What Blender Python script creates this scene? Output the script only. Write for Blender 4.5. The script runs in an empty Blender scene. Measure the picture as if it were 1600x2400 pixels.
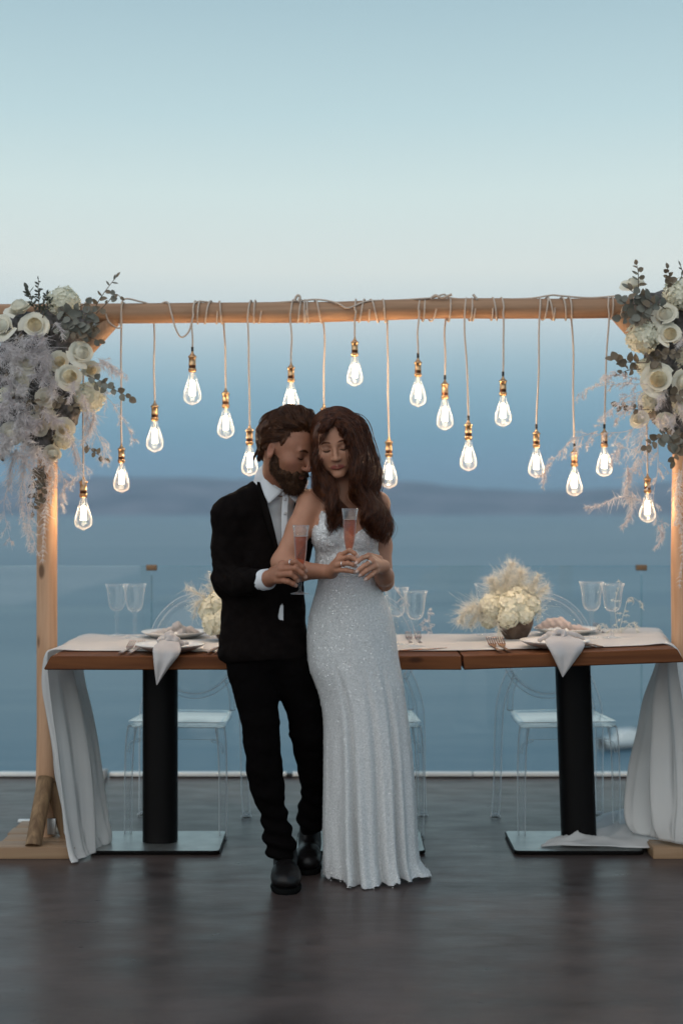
import bpy, bmesh, math, random
import numpy as np
from mathutils import Vector, Matrix, Euler

random.seed(7); RNG = np.random.default_rng(11)
scene = bpy.context.scene
# ------------------------------------------------------------------ camera, sky, sun, exposure
F, H, Y0 = 3333.3, 1.28, 1190.0          # focal length in photo pixels (50 mm), eye height, horizon row
cam_d = bpy.data.cameras.new('camera'); cam = bpy.data.objects.new('camera', cam_d)
scene.collection.objects.link(cam); scene.camera = cam
cam.location = (0, 0, H); cam.rotation_euler = (math.pi/2, 0, 0)
cam_d.sensor_fit = 'VERTICAL'; cam_d.sensor_height = 36; cam_d.lens = 50
cam_d.shift_y = -10/2400; cam_d.clip_start = .05; cam_d.clip_end = 60000
cam_d.dof.use_dof = True; cam_d.dof.focus_distance = 4.72; cam_d.dof.aperture_fstop = 1.9

def lin(r, g, b):
    f = lambda c: (c/12.92 if c <= .04045 else ((c+.055)/1.055)**2.4)
    return (f(r/255), f(g/255), f(b/255), 1)

world = bpy.data.worlds.new('World'); scene.world = world; world.use_nodes = True
wn, wl = world.node_tree.nodes, world.node_tree.links
wn.clear()
wo = wn.new('ShaderNodeOutputWorld'); bg = wn.new('ShaderNodeBackground')
tc = wn.new('ShaderNodeTexCoord'); sp = wn.new('ShaderNodeSeparateXYZ')
wl.new(tc.outputs['Generated'], sp.inputs[0])
rp = wn.new('ShaderNodeValToRGB'); wl.new(sp.outputs['Z'], rp.inputs[0])
stops = [(0.0, (122, 152, 182)), (.020, (120, 155, 184)), (.050, (120, 162, 186)), (.080, (142, 179, 198)),
         (.105, (170, 197, 209)), (.128, (202, 216, 221)), (.165, (223, 231, 228)), (.215, (214, 231, 230)),
         (.265, (194, 219, 224)), (.335, (172, 200, 210)), (.55, (140, 170, 190)), (1.0, (95, 125, 158))]
els = rp.color_ramp.elements
while len(els) > 1: els.remove(els[-1])
for i, (p, c) in enumerate(stops):
    e = els[0] if i == 0 else els.new(p)
    e.position = p; e.color = lin(*c)
sky = wn.new('ShaderNodeTexSky'); sky.sky_type = 'NISHITA'; sky.sun_disc = False
sky.sun_elevation = math.radians(4); sky.sun_rotation = math.radians(204)
mul = wn.new('ShaderNodeMixRGB'); mul.blend_type = 'ADD'; mul.inputs[0].default_value = .006
wl.new(rp.outputs[0], mul.inputs[1]); wl.new(sky.outputs[0], mul.inputs[2])
wl.new(mul.outputs[0], bg.inputs[0]); wl.new(bg.outputs[0], wo.inputs[0]); bg.inputs[1].default_value = 1.0

sun_d = bpy.data.lights.new('sun', 'SUN'); sun_d.energy = 1.5; sun_d.angle = math.radians(90); sun_d.color = (1, .90, .82)
sun = bpy.data.objects.new('sun', sun_d); scene.collection.objects.link(sun)
sun.rotation_euler = (math.radians(50), 0, math.radians(-24))
scene.view_settings.view_transform = 'Standard'; scene.view_settings.look = 'None'
scene.view_settings.exposure = 0; scene.view_settings.gamma = 1; scene.view_settings.use_curve_mapping = False
scene.render.engine = 'CYCLES'
cy = scene.cycles
cy.use_denoising = True; cy.max_bounces = 16; cy.transmission_bounces = 14; cy.transparent_max_bounces = 32
cy.glossy_bounces = 5; cy.diffuse_bounces = 3; cy.volume_bounces = 0
cy.caustics_reflective = False; cy.caustics_refractive = False; cy.sample_clamp_indirect = 6.0
cy.blur_glossy = .3

# ------------------------------------------------------------------ helpers
def P(px, py, d):                         # photo pixel at distance d along the view
    return np.array([(px-800)/F*d, d, H-(py-Y0)/F*d])
def PF(px, py, z=0.0):                    # photo pixel lying at height z
    d = (H-z)*F/(py-Y0); return np.array([(px-800)/F*d, d, z])
A = lambda *v: np.array(v, float)
col = scene.collection

def link(o, parent=None):
    col.objects.link(o)
    if parent is not None:
        o.parent = parent
    return o
def tag(o, label=None, cat=None, group=None, kind=None):
    if label: o['label'] = label
    if cat: o['category'] = cat
    if group: o['group'] = group
    if kind: o['kind'] = kind
    return o
def thing(name, loc, label, cat, group=None, rotz=0):
    o = bpy.data.objects.new(name, None); o.empty_display_size = .05
    o.location = loc; o.rotation_euler = (0, 0, rotz)
    link(o); tag(o, label, cat, group); return o
bpyM = lambda o: o.matrix_basis
def raw_mesh(name, V, faces, mats, smooth=True, recalc=False, weld=0, cols=None, midx=None):
    V = np.asarray(V, np.float32).reshape(-1, 3)
    if isinstance(faces, np.ndarray): faces = [faces]
    faces = [np.asarray(f, np.int64) for f in faces if len(f)]
    me = bpy.data.meshes.new(name)
    me.vertices.add(len(V)); me.vertices.foreach_set('co', V.ravel())
    li = np.concatenate([f.ravel() for f in faces]).astype(np.int32)
    tot = np.concatenate([np.full(len(f), f.shape[1]) for f in faces])
    st = np.concatenate([[0], np.cumsum(tot)[:-1]]).astype(np.int32)
    me.loops.add(len(li)); me.loops.foreach_set('vertex_index', li)
    me.polygons.add(len(tot)); me.polygons.foreach_set('loop_start', st)
    me.update(calc_edges=True)
    me.polygons.foreach_set('use_smooth', np.full(len(tot), smooth))
    if midx is not None: me.polygons.foreach_set('material_index', np.asarray(midx, np.int32))
    if cols is not None:
        ca = me.color_attributes.new('tint', 'FLOAT_COLOR', 'POINT')
        ca.data.foreach_set('color', np.asarray(cols, np.float32).ravel())
    if recalc or weld:
        bm = bmesh.new(); bm.from_mesh(me)
        if weld: bmesh.ops.remove_doubles(bm, verts=bm.verts, dist=weld)
        bmesh.ops.recalc_face_normals(bm, faces=bm.faces)
        bm.to_mesh(me); bm.free()
        for p in me.polygons: p.use_smooth = smooth
    for m in (mats if isinstance(mats, (list, tuple)) else [mats]): me.materials.append(m)
    return me

class G:                                  # collects shapes, built as ONE mesh
    def __init__(s): s.V = []; s.f = {}; s.n = 0
    def add(s, V, faces):
        V = np.asarray(V, float).reshape(-1, 3)
        for f in (faces if isinstance(faces, list) else [faces]):
            f = np.asarray(f)
            if len(f): s.f.setdefault(f.shape[1], []).append(f+s.n)
        s.V.append(V); s.n += len(V); return s
    def grid(s, pts, cu=False, cv=False):           # pts (m,n,3)
        pts = np.asarray(pts, float); m, n = pts.shape[:2]
        i = np.arange(m if cu else m-1); j = np.arange(n if cv else n-1)
        I, J = np.meshgrid(i, j, indexing='ij'); I = I.ravel(); J = J.ravel()
        I2 = (I+1) % m; J2 = (J+1) % n
        return s.add(pts, np.stack([I*n+J, I2*n+J, I2*n+J2, I*n+J2], 1))
    def tube(s, path, r, sides=8, cap=True, squash=None):
        path = np.asarray(path, float); m = len(path); r = np.broadcast_to(np.asarray(r, float), (m,))
        t = np.gradient(path, axis=0); t /= np.linalg.norm(t, axis=1)[:, None]+1e-12
        u = np.cross(t[0], [0, 0, 1.]);
        if np.linalg.norm(u) < 1e-3: u = np.cross(t[0], [0, 1., 0])
        u /= np.linalg.norm(u); rings = []
        a = np.arange(sides)*2*np.pi/sides
        for k in range(m):
            u = u-t[k]*np.dot(u, t[k]); u /= np.linalg.norm(u); v = np.cross(t[k], u)
            sq = 1 if squash is None else squash
            rings.append(path[k]+r[k]*(np.cos(a)[:, None]*u+sq*np.sin(a)[:, None]*v))
        n0 = s.n; s.grid(np.array(rings), cv=True)
        if cap:
            s.V.append(np.array([path[0], path[-1]])); c0, c1 = s.n, s.n+1; s.n += 2
            k = np.arange(sides); k2 = (k+1) % sides
            s.f.setdefault(3, []).append(np.stack([np.full(sides, c0), n0+k2, n0+k], 1))
            b = n0+(m-1)*sides
            s.f.setdefault(3, []).append(np.stack([np.full(sides, c1), b+k, b+k2], 1))
        return s
    def lathe(s, prof, c=(0, 0, 0), n=24):          # prof [(r,z)...]
        prof = np.asarray(prof, float); a = np.arange(n)*2*np.pi/n
        pts = np.stack([prof[:, 0][:, None]*np.cos(a), prof[:, 0][:, None]*np.sin(a),
                        np.repeat(prof[:, 1][:, None], n, 1)], -1)+np.asarray(c)
        return s.grid(pts, cv=True)
    def box(s, c, half, R=None, bev=0.0):
        c = np.asarray(c, float); hx = np.asarray(half, float)
        b = min(bev, hx.min()*.9)
        if b <= 0:
            q = np.array([[x, y, z] for x in (-1, 1) for y in (-1, 1) for z in (-1, 1)])*hx
            f = np.array([[0, 1, 3, 2], [4, 6, 7, 5], [0, 4, 5, 1], [2, 3, 7, 6], [0, 2, 6, 4], [1, 5, 7, 3]])
            if R is not None: q = q@np.asarray(R).T
            return s.add(q+c, f)
        bm = bmesh.new(); bmesh.ops.create_cube(bm, size=2)
        for v in bm.verts: v.co = Vector(v.co[i]*hx[i] for i in range(3))
        bmesh.ops.bevel(bm, geom=bm.edges[:], offset=b, segments=2, affect='EDGES', profile=.6)
        bm.verts.index_update(); q = np.array([v.co[:] for v in bm.verts]); fs = {}
        for f in bm.faces: fs.setdefault(len(f.verts), []).append([v.index for v in f.verts])
        bm.free()
        if R is not None: q = q@np.asarray(R).T
        return s.add(q+c, [np.array(v) for v in fs.values()])
    def mesh(s, name, mat, **k):
        return raw_mesh(name, np.concatenate(s.V), [np.concatenate(v) for v in s.f.values()], mat, **k)
    def obj(s, name, mat, parent=None, **k):
        return link(bpy.data.objects.new(name, s.mesh(name, mat, **k)), parent)
def origin_to(o, p):                       # move a top-level mesh's origin to p
    p = Vector([float(x) for x in p]); o.data.transform(Matrix.Translation(-p)); o.location = p; return o
def rot(yaw=0, pitch=0, roll=0):           # degrees; face looks along -Y
    return np.array(Matrix.Rotation(math.radians(roll), 3, 'Y') @ Matrix.Rotation(math.radians(yaw), 3, 'Z')
                    @ Matrix.Rotation(math.radians(pitch), 3, 'X'))
def aim(d):                                # rotation taking +Z to d
    return np.array(Vector([float(x) for x in d]).to_track_quat('Z', 'Y').to_matrix())
def cr(pts, n):                            # catmull-rom through points (k,c) -> (n,c)
    pts = np.asarray(pts, float); k = len(pts)
    q = np.vstack([2*pts[0]-pts[1], pts, 2*pts[-1]-pts[-2]])
    t = np.linspace(0, k-1-1e-9, n); i = t.astype(int); f = (t-i)[:, None]
    a, b, c, d = q[i], q[i+1], q[i+2], q[i+3]
    return .5*(2*b+(c-a)*f+(2*a-5*b+4*c-d)*f*f+(3*b-a-3*c+d)*f**3)
def hsh(i, j, k):
    n = (i*374761393+j*668265263+k*1274126177) & 0xffffffff
    n = ((n ^ (n >> 13))*1274126177) & 0xffffffff
    return ((n ^ (n >> 16)) & 0xffff)/32768.0-1
def vnoise(p):
    p = np.asarray(p, float); i = np.floor(p).astype(np.int64); f = p-i; f = f*f*(3-2*f); r = 0
    for a in (0, 1):
        for b in (0, 1):
            for c in (0, 1):
                w = (f[..., 0] if a else 1-f[..., 0])*(f[..., 1] if b else 1-f[..., 1])*(f[..., 2] if c else 1-f[..., 2])
                r = r+w*hsh(i[..., 0]+a, i[..., 1]+b, i[..., 2]+c)
    return r
def strands(g, paths, rad, sides=3):       # paths (n,m,3), rad (n,m): tubes or flat ribbons
    n, m, _ = paths.shape; t = np.gradient(paths, axis=1)
    t /= np.linalg.norm(t, axis=2)[..., None]+1e-12
    ref = RNG.normal(size=(n, 1, 3)); u = np.cross(t, ref); u /= np.linalg.norm(u, axis=2)[..., None]+1e-9
    v = np.cross(t, u)
    if sides == 2: off = [u, -u]
    else:
        off = [math.cos(2*math.pi*k/sides)*u+math.sin(2*math.pi*k/sides)*v for k in range(sides)]
    V = np.stack([paths+rad[..., None]*o for o in off], 2)          # n,m,s,3
    s_ = sides; I, J, K = np.meshgrid(np.arange(n), np.arange(m-1), np.arange(1 if s_ == 2 else s_), indexing='ij')
    I, J, K = I.ravel(), J.ravel(), K.ravel(); K2 = (K+1) % s_
    ix = lambda j, k: (I*m+j)*s_+k
    g.add(V, np.stack([ix(J, K), ix(J+1, K), ix(J+1, K2), ix(J, K2)], 1))

# ------------------------------------------------------------------ implicit surfaces (for bodies and cloth)
class SDF:
    def __init__(s, h): s.h = h; s.p = []
    def cone(s, a, b, ra, rb=None, k=.02, op='u'):
        a = np.asarray(a, float); b = np.asarray(b, float); rb = ra if rb is None else rb
        lo = np.minimum(a-ra, b-rb); hi = np.maximum(a+ra, b+rb)
        def fn(p):
            ba = b-a; l2 = max((ba**2).sum(), 1e-12)
            t = np.clip(((p-a)@ba)/l2, 0, 1)
            return np.linalg.norm(p-a-t[..., None]*ba, axis=-1)-(ra+(rb-ra)*t)
        s.p.append((fn, lo, hi, k, op)); return s
    def chain(s, pts, rs, k=.02):
        for i in range(len(pts)-1): s.cone(pts[i], pts[i+1], rs[i], rs[i+1], k)
        return s
    def ell(s, c, r, R=None, k=.02, op='u'):
        c = np.asarray(c, float); r = np.asarray(r, float); R = np.eye(3) if R is None else np.asarray(R)
        e = np.sqrt((R**2)@(r**2))
        def fn(p):
            q = (p-c)@R; k0 = np.linalg.norm(q/r, axis=-1); k1 = np.linalg.norm(q/r**2, axis=-1)+1e-9
            return k0*(k0-1)/k1
        s.p.append((fn, c-e, c+e, k, op)); return s
    def cut(s, fn):                        # keep where fn(p) < 0
        s.p.append((fn, None, None, 0, 'i')); return s
    def build(s, iso=0.0, smooth=1, disp=None):
        h = s.h; pr = s.p
        lo = np.min([p[1] for p in pr if p[1] is not None and p[4] == 'u'], 0)-iso-4*h
        hi = np.max([p[2] for p in pr if p[2] is not None and p[4] == 'u'], 0)+iso+4*h
        n = np.ceil((hi-lo)/h).astype(int)+1
        f = np.full(n, 10.0, np.float32)
        ax = [lo[i]+h*np.arange(n[i]) for i in range(3)]
        for fn, a, b, k, op in pr:
            if a is None: sl = [slice(0, m) for m in n]
            else:
                mg = k+5*h+iso
                sl = [slice(max(0, int((a[i]-mg-lo[i])/h)), min(n[i], int((b[i]+mg-lo[i])/h)+2)) for i in range(3)]
            if any(q.stop <= q.start for q in sl): continue
            sl = tuple(sl)
            p = np.stack(np.meshgrid(ax[0][sl[0]], ax[1][sl[1]], ax[2][sl[2]], indexing='ij'), -1)
            d = fn(p); x = f[sl]
            if op == 'i': f[sl] = np.maximum(x-iso, d)+0*x; iso_done = True; continue
            if k <= 0: f[sl] = np.minimum(x, d) if op == 'u' else np.maximum(x, -d); continue
            if op == 'u':
                t = np.clip(.5+.5*(d-x)/k, 0, 1); f[sl] = d*(1-t)+x*t-k*t*(1-t)
            else:
                d = -d; t = np.clip(.5-.5*(d-x)/k, 0, 1); f[sl] = d*(1-t)+x*t+k*t*(1-t)
        if not any(p[4] == 'i' for p in pr): f = f-iso
        V, Q = surfnet(f, lo, h)
        if len(V) == 0: return V, Q
        for _ in range(smooth): V = lap(V, Q, .5)
        if disp is not None:
            N = vnormals(V, Q); V = V+N*disp(V, N)[:, None]
        return V, Q
def surfnet(f, lo, h):
    s = f < 0; c = np.zeros(np.array(f.shape)-1, np.int8)
    cor = [(a, b, d) for a in (0, 1) for b in (0, 1) for d in (0, 1)]
    e = lambda q, i: slice(q, f.shape[i]-1+q)
    for a, b, d in cor: c += s[e(a, 0), e(b, 1), e(d, 2)]
    act = (c > 0) & (c < 8); cells = np.argwhere(act)
    idx = np.full(c.shape, -1, np.int64); idx[act] = np.arange(len(cells))
    vals = np.stack([f[cells[:, 0]+a, cells[:, 1]+b, cells[:, 2]+d] for a, b, d in cor], 1).astype(float)
    acc = np.zeros((len(cells), 3)); cnt = np.zeros(len(cells)); C = np.array(cor, float)
    for i in range(8):
        for j in range(i+1, 8):
            if abs(C[i]-C[j]).sum() != 1: continue
            a, b = vals[:, i], vals[:, j]; m = (a < 0) != (b < 0)
            t = np.where(m, a/np.where(m, a-b, 1), 0)
            acc += np.where(m[:, None], C[i]+t[:, None]*(C[j]-C[i]), 0); cnt += m
    V = (cells+acc/np.maximum(cnt, 1)[:, None])*h+lo
    Q = []
    for axis, o in ((0, [(0, -1, -1), (0, 0, -1), (0, 0, 0), (0, -1, 0)]),
                    (1, [(-1, 0, -1), (-1, 0, 0), (0, 0, 0), (0, 0, -1)]),
                    (2, [(-1, -1, 0), (0, -1, 0), (0, 0, 0), (-1, 0, 0)])):
        sa = [slice(None)]*3; sb = [slice(None)]*3; sa[axis] = slice(0, -1); sb[axis] = slice(1, None)
        ed = np.argwhere(s[tuple(sa)] != s[tuple(sb)])
        ok = np.ones(len(ed), bool)
        for q in range(3):
            if q != axis: ok &= (ed[:, q] >= 1) & (ed[:, q] < f.shape[q]-1)
        ed = ed[ok]
        quad = np.stack([idx[ed[:, 0]+x, ed[:, 1]+y, ed[:, 2]+z] for x, y, z in o], 1)
        ins = s[ed[:, 0], ed[:, 1], ed[:, 2]]
        Q.append(np.where(ins[:, None], quad, quad[:, ::-1]))
    Q = np.concatenate(Q); return V, Q[(Q >= 0).all(1)]
def lap(V, Q, w):
    a = Q.ravel(); b = np.roll(Q, -1, 1).ravel(); n = len(V)
    i = np.concatenate([a, b]); j = np.concatenate([b, a]); c = np.maximum(np.bincount(i, minlength=n), 1)
    M_ = np.stack([np.bincount(i, V[j, q], n) for q in range(3)], 1)/c[:, None]
    return V+w*(M_-V)
def vnormals(V, Q):
    q = V[Q]; fn = np.cross(q[:, 2]-q[:, 0], q[:, 3]-q[:, 1]); n = len(V)
    N = np.stack([np.bincount(Q.ravel(), np.repeat(fn[:, k], 4), n) for k in range(3)], 1)
    return N/(np.linalg.norm(N, axis=1)[:, None]+1e-12)

# ------------------------------------------------------------------ materials
def nodes(name):
    m = bpy.data.materials.new(name); m.use_nodes = True; n = m.node_tree.nodes; l = m.node_tree.links
    return m, n, l, n['Principled BSDF']
def c4(c): return (c[0], c[1], c[2], 1)
def M(name, c, rough=.5, metal=0., c2=None, scale=8., stretch=(1, 1, 1), detail=4., bump=0., bscale=80., bstretch=None,
      sss=0., coat=0., spec=.5, tint=False, lo=.35, hi=.65, transl=0., transp=0., rvar=0., obj=True, sheen=0., aniso=0., tcol=None):
    m, n, l, b = nodes(name)
    b.inputs['Base Color'].default_value = c4(c); b.inputs['Roughness'].default_value = rough
    b.inputs['Metallic'].default_value = metal; b.inputs['Specular IOR Level'].default_value = spec
    if coat: b.inputs['Coat Weight'].default_value = coat; b.inputs['Coat Roughness'].default_value = .15
    if sss:
        b.inputs['Subsurface Weight'].default_value = sss; b.inputs['Subsurface Radius'].default_value = (.012, .005, .003)
        b.inputs['Subsurface Scale'].default_value = 1.0
    if sheen: b.inputs['Sheen Weight'].default_value = sheen; b.inputs['Sheen Roughness'].default_value = .4
    if aniso: b.inputs['Anisotropic'].default_value = aniso
    t = n.new('ShaderNodeTexCoord'); src = t.outputs['Object']
    csrc = None
    if c2 is not None:
        mp = n.new('ShaderNodeMapping'); mp.inputs['Scale'].default_value = stretch; l.new(src, mp.inputs[0])
        nz = n.new('ShaderNodeTexNoise'); nz.inputs['Scale'].default_value = scale; nz.inputs['Detail'].default_value = detail
        l.new(mp.outputs[0], nz.inputs['Vector'])
        r = n.new('ShaderNodeMapRange'); r.inputs[1].default_value = lo; r.inputs[2].default_value = hi
        l.new(nz.outputs[0], r.inputs[0])
        mx = n.new('ShaderNodeMixRGB'); mx.inputs[1].default_value = c4(c); mx.inputs[2].default_value = c4(c2)
        l.new(r.outputs[0], mx.inputs[0]); csrc = mx.outputs[0]
        if rvar:
            rr = n.new('ShaderNodeMapRange'); rr.inputs[3].default_value = rough-rvar; rr.inputs[4].default_value = rough+rvar
            l.new(nz.outputs[0], rr.inputs[0]); rr.inputs[1].default_value = .3; rr.inputs[2].default_value = .7
            l.new(rr.outputs[0], b.inputs['Roughness'])
    if tint:
        at = n.new('ShaderNodeAttribute'); at.attribute_name = 'tint'
        if csrc is None: csrc = at.outputs[0]
        else:
            m2 = n.new('ShaderNodeMixRGB'); m2.blend_type = 'MULTIPLY'; m2.inputs[0].default_value = 1
            l.new(csrc, m2.inputs[1]); l.new(at.outputs[0], m2.inputs[2]); csrc = m2.outputs[0]
    if csrc is not None: l.new(csrc, b.inputs['Base Color'])
    if bump:
        mp = n.new('ShaderNodeMapping'); mp.inputs['Scale'].default_value = bstretch or stretch; l.new(src, mp.inputs[0])
        nz = n.new('ShaderNodeTexNoise'); nz.inputs['Scale'].default_value = bscale; nz.inputs['Detail'].default_value = 3
        l.new(mp.outputs[0], nz.inputs['Vector'])
        bp = n.new('ShaderNodeBump'); bp.inputs['Strength'].default_value = bump; bp.inputs['Distance'].default_value = .002
        l.new(nz.outputs[0], bp.inputs['Height']); l.new(bp.outputs[0], b.inputs['Normal'])
    out = n['Material Output']; sh = b.outputs[0]
    if transl:
        tr = n.new('ShaderNodeBsdfTranslucent')
        if tcol is not None: tr.inputs[0].default_value = c4(tcol)
        elif csrc is not None: l.new(csrc, tr.inputs[0])
        else: tr.inputs[0].default_value = c4(c)
        x = n.new('ShaderNodeMixShader'); x.inputs[0].default_value = transl
        l.new(sh, x.inputs[1]); l.new(tr.outputs[0], x.inputs[2]); sh = x.outputs[0]
    if transp:
        tr = n.new('ShaderNodeBsdfTransparent')
        x = n.new('ShaderNodeMixShader'); x.inputs[0].default_value = transp
        l.new(sh, x.inputs[1]); l.new(tr.outputs[0], x.inputs[2]); sh = x.outputs[0]
    l.new(sh, out.inputs[0]); return m
def GLASS(name, tint=(1, 1, 1), ior=1.45, rough=0.0):
    m, n, l, b = nodes(name)
    b.inputs['Base Color'].default_value = c4(tint); b.inputs['Roughness'].default_value = rough
    b.inputs['Transmission Weight'].default_value = 1; b.inputs['IOR'].default_value = ior
    return m
def THIN(name, tint=(1, 1, 1), gl=(1, 1, 1), f=.5, base=.0, rough=.0, milk=0.0, edge=0.0, ep=2.6, mcol=(.9, .9, .9)):   # thin clear sheet: passes light, reflects at its rims
    m, n, l, b = nodes(name); n.remove(b); out = n['Material Output']
    t = n.new('ShaderNodeBsdfTransparent'); t.inputs[0].default_value = c4(tint)
    g = n.new('ShaderNodeBsdfGlossy'); g.inputs[0].default_value = c4(gl); g.inputs['Roughness'].default_value = rough
    fr = n.new('ShaderNodeLayerWeight'); fr.inputs[0].default_value = .5
    pw = n.new('ShaderNodeMath'); pw.operation = 'POWER'; pw.inputs[1].default_value = 3.2; l.new(fr.outputs['Facing'], pw.inputs[0])
    ml = n.new('ShaderNodeMath'); ml.operation = 'MULTIPLY'; ml.inputs[1].default_value = f; l.new(pw.outputs[0], ml.inputs[0])
    ad = n.new('ShaderNodeMath'); ad.operation = 'ADD'; ad.use_clamp = True; ad.inputs[1].default_value = base
    l.new(ml.outputs[0], ad.inputs[0])
    x = n.new('ShaderNodeMixShader'); l.new(ad.outputs[0], x.inputs[0]); l.new(t.outputs[0], x.inputs[1]); l.new(g.outputs[0], x.inputs[2])
    if milk:                                        # pale diffuse mixed in so the clear surface shows a faint glow
        y = n.new('ShaderNodeMixShader'); y.inputs[0].default_value = milk; tl = n.new('ShaderNodeBsdfTranslucent'); df = n.new('ShaderNodeBsdfDiffuse')
        z = n.new('ShaderNodeMixShader'); z.inputs[0].default_value = .5; l.new(tl.outputs[0], z.inputs[1]); l.new(df.outputs[0], z.inputs[2])
        tl.inputs[0].default_value = df.inputs[0].default_value = c4(mcol)
        if edge:                                    # rims whitened by view angle, standing in for bright sky-lit edges
            p2 = n.new('ShaderNodeMath'); p2.operation = 'POWER'; p2.inputs[1].default_value = ep; l.new(fr.outputs['Facing'], p2.inputs[0])
            m2 = n.new('ShaderNodeMath'); m2.operation = 'MULTIPLY_ADD'; m2.inputs[1].default_value = edge; m2.inputs[2].default_value = milk; l.new(p2.outputs[0], m2.inputs[0]); l.new(m2.outputs[0], y.inputs[0])
        l.new(x.outputs[0], y.inputs[1]); l.new(z.outputs[0], y.inputs[2]); x = y
    l.new(x.outputs[0], out.inputs[0]); return m
def EMIT(name, c, s):
    m, n, l, b = nodes(name)
    b.inputs['Base Color'].default_value = (0, 0, 0, 1)
    b.inputs['Emission Color'].default_value = c4(c); b.inputs['Emission Strength'].default_value = s; return m
# ================================================================== setting
SEA = -30.0
def floor_material():
    m, n, l, b = nodes('dark_concrete')
    t = n.new('ShaderNodeTexCoord')
    def noise(scale, st, det=5):
        mp = n.new('ShaderNodeMapping'); mp.inputs['Scale'].default_value = st; l.new(t.outputs['Object'], mp.inputs[0])
        z = n.new('ShaderNodeTexNoise'); z.inputs['Scale'].default_value = scale; z.inputs['Detail'].default_value = det
        z.inputs['Roughness'].default_value = .6
        l.new(mp.outputs[0], z.inputs['Vector']); return z.outputs[0]
    a = noise(1.6, (1, 1.6, 1)); c = noise(9, (.5, 1.4, 1)); d = noise(60, (1, 1, 1), 3)
    mx = n.new('ShaderNodeMixRGB'); mx.inputs[1].default_value = (.040, .029, .0265, 1); mx.inputs[2].default_value = (.088, .065, .059, 1)
    r = n.new('ShaderNodeMapRange'); r.inputs[1].default_value = .35; r.inputs[2].default_value = .68; l.new(a, r.inputs[0]); l.new(r.outputs[0], mx.inputs[0])
    m2 = n.new('ShaderNodeMixRGB'); m2.blend_type = 'OVERLAY'; m2.inputs[0].default_value = .45; l.new(mx.outputs[0], m2.inputs[1]); l.new(c, m2.inputs[2])
    l.new(m2.outputs[0], b.inputs['Base Color'])
    ro = n.new('ShaderNodeMapRange'); ro.inputs[1].default_value = .3; ro.inputs[2].default_value = .7; ro.inputs[3].default_value = .27; ro.inputs[4].default_value = .43
    l.new(c, ro.inputs[0]); l.new(ro.outputs[0], b.inputs['Roughness'])
    b.inputs['Specular IOR Level'].default_value = .36
    bp = n.new('ShaderNodeBump'); bp.inputs['Strength'].default_value = .12; bp.inputs['Distance'].default_value = .01; l.new(c, bp.inputs['Height'])
    b2 = n.new('ShaderNodeBump'); b2.inputs['Strength'].default_value = .12; b2.inputs['Distance'].default_value = .002; l.new(d, b2.inputs['Height']); l.new(bp.outputs[0], b2.inputs['Normal'])
    l.new(b2.outputs[0], b.inputs['Normal']); return m
g = G(); g.box((0, .9, -.15), (9, 5.97, .15)); tag(g.obj('floor', floor_material(), smooth=False), kind='structure')

def sea_material():
    m, n, l, b = nodes('sea_water')
    b.inputs['Base Color'].default_value = (.066, .152, .212, 1); b.inputs['Roughness'].default_value = .34
    b.inputs['IOR'].default_value = 1.33
    t = n.new('ShaderNodeTexCoord'); mp = n.new('ShaderNodeMapping'); mp.inputs['Scale'].default_value = (.25, 1, 1); l.new(t.outputs['Object'], mp.inputs[0])
    z = n.new('ShaderNodeTexNoise'); z.inputs['Scale'].default_value = .22; z.inputs['Detail'].default_value = 6; l.new(mp.outputs[0], z.inputs['Vector'])
    bp = n.new('ShaderNodeBump'); bp.inputs['Strength'].default_value = .8; bp.inputs['Distance'].default_value = .6; l.new(z.outputs[0], bp.inputs['Height'])
    l.new(bp.outputs[0], b.inputs['Normal'])
    mp2 = n.new('ShaderNodeMapping'); mp2.inputs['Scale'].default_value = (.15, 1, 1); l.new(t.outputs['Object'], mp2.inputs[0])
    z2 = n.new('ShaderNodeTexNoise'); z2.inputs['Scale'].default_value = .02; z2.inputs['Detail'].default_value = 4; l.new(mp2.outputs[0], z2.inputs['Vector'])
    r = n.new('ShaderNodeMapRange'); r.inputs[1].default_value = .35; r.inputs[2].default_value = .65; r.inputs[3].default_value = .32; r.inputs[4].default_value = .39
    l.new(z2.outputs[0], r.inputs[0]); l.new(r.outputs[0], b.inputs['Roughness'])
    return m
g = G(); ys = np.concatenate([[-200, 8], np.geomspace(60, 15000, 14)])
xs = np.linspace(-9000, 9000, 13)
g.grid(np.array([[(x, y, SEA) for x in xs] for y in ys])[:, ::-1])
tag(g.obj('sea', sea_material(), recalc=True), kind='structure')

# far shore with low hills
g = G(); nx, ny = 220, 26
xs = np.linspace(-5200, 5200, nx); vs = np.linspace(0, 1, ny)
X, Vv = np.meshgrid(xs, vs, indexing='ij')
coast = 6000+350*vnoise(np.stack([xs/900, 0*xs, 0*xs+3], -1))
Yh = coast[:, None]+Vv*2600
ridge = 172+26*vnoise(np.stack([xs/700, 0*xs+5, 0*xs], -1))+12*vnoise(np.stack([xs/190, 0*xs+9, 0*xs], -1))
ridge = ridge*np.clip(1-.30*np.exp(-((xs-1150)/420)**2), 0, 2)*(1+.06*np.tanh(-xs/700))
Zh = SEA-1+ridge[:, None]*np.clip(np.sin(np.clip(Vv*1.7, 0, 1)*np.pi/2), 0, 1)**.8
Zh += 13*vnoise(np.stack([X/160, Yh/260, 0*X], -1))*np.clip(Vv*5, 0, 1)
g.grid(np.stack([X, Yh, Zh], -1))
tag(g.obj('hills', M('far_hillside', (.12, .125, .17), .9, c2=(.26, .245, .29), scale=.003, spec=.1)), kind='structure')

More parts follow.
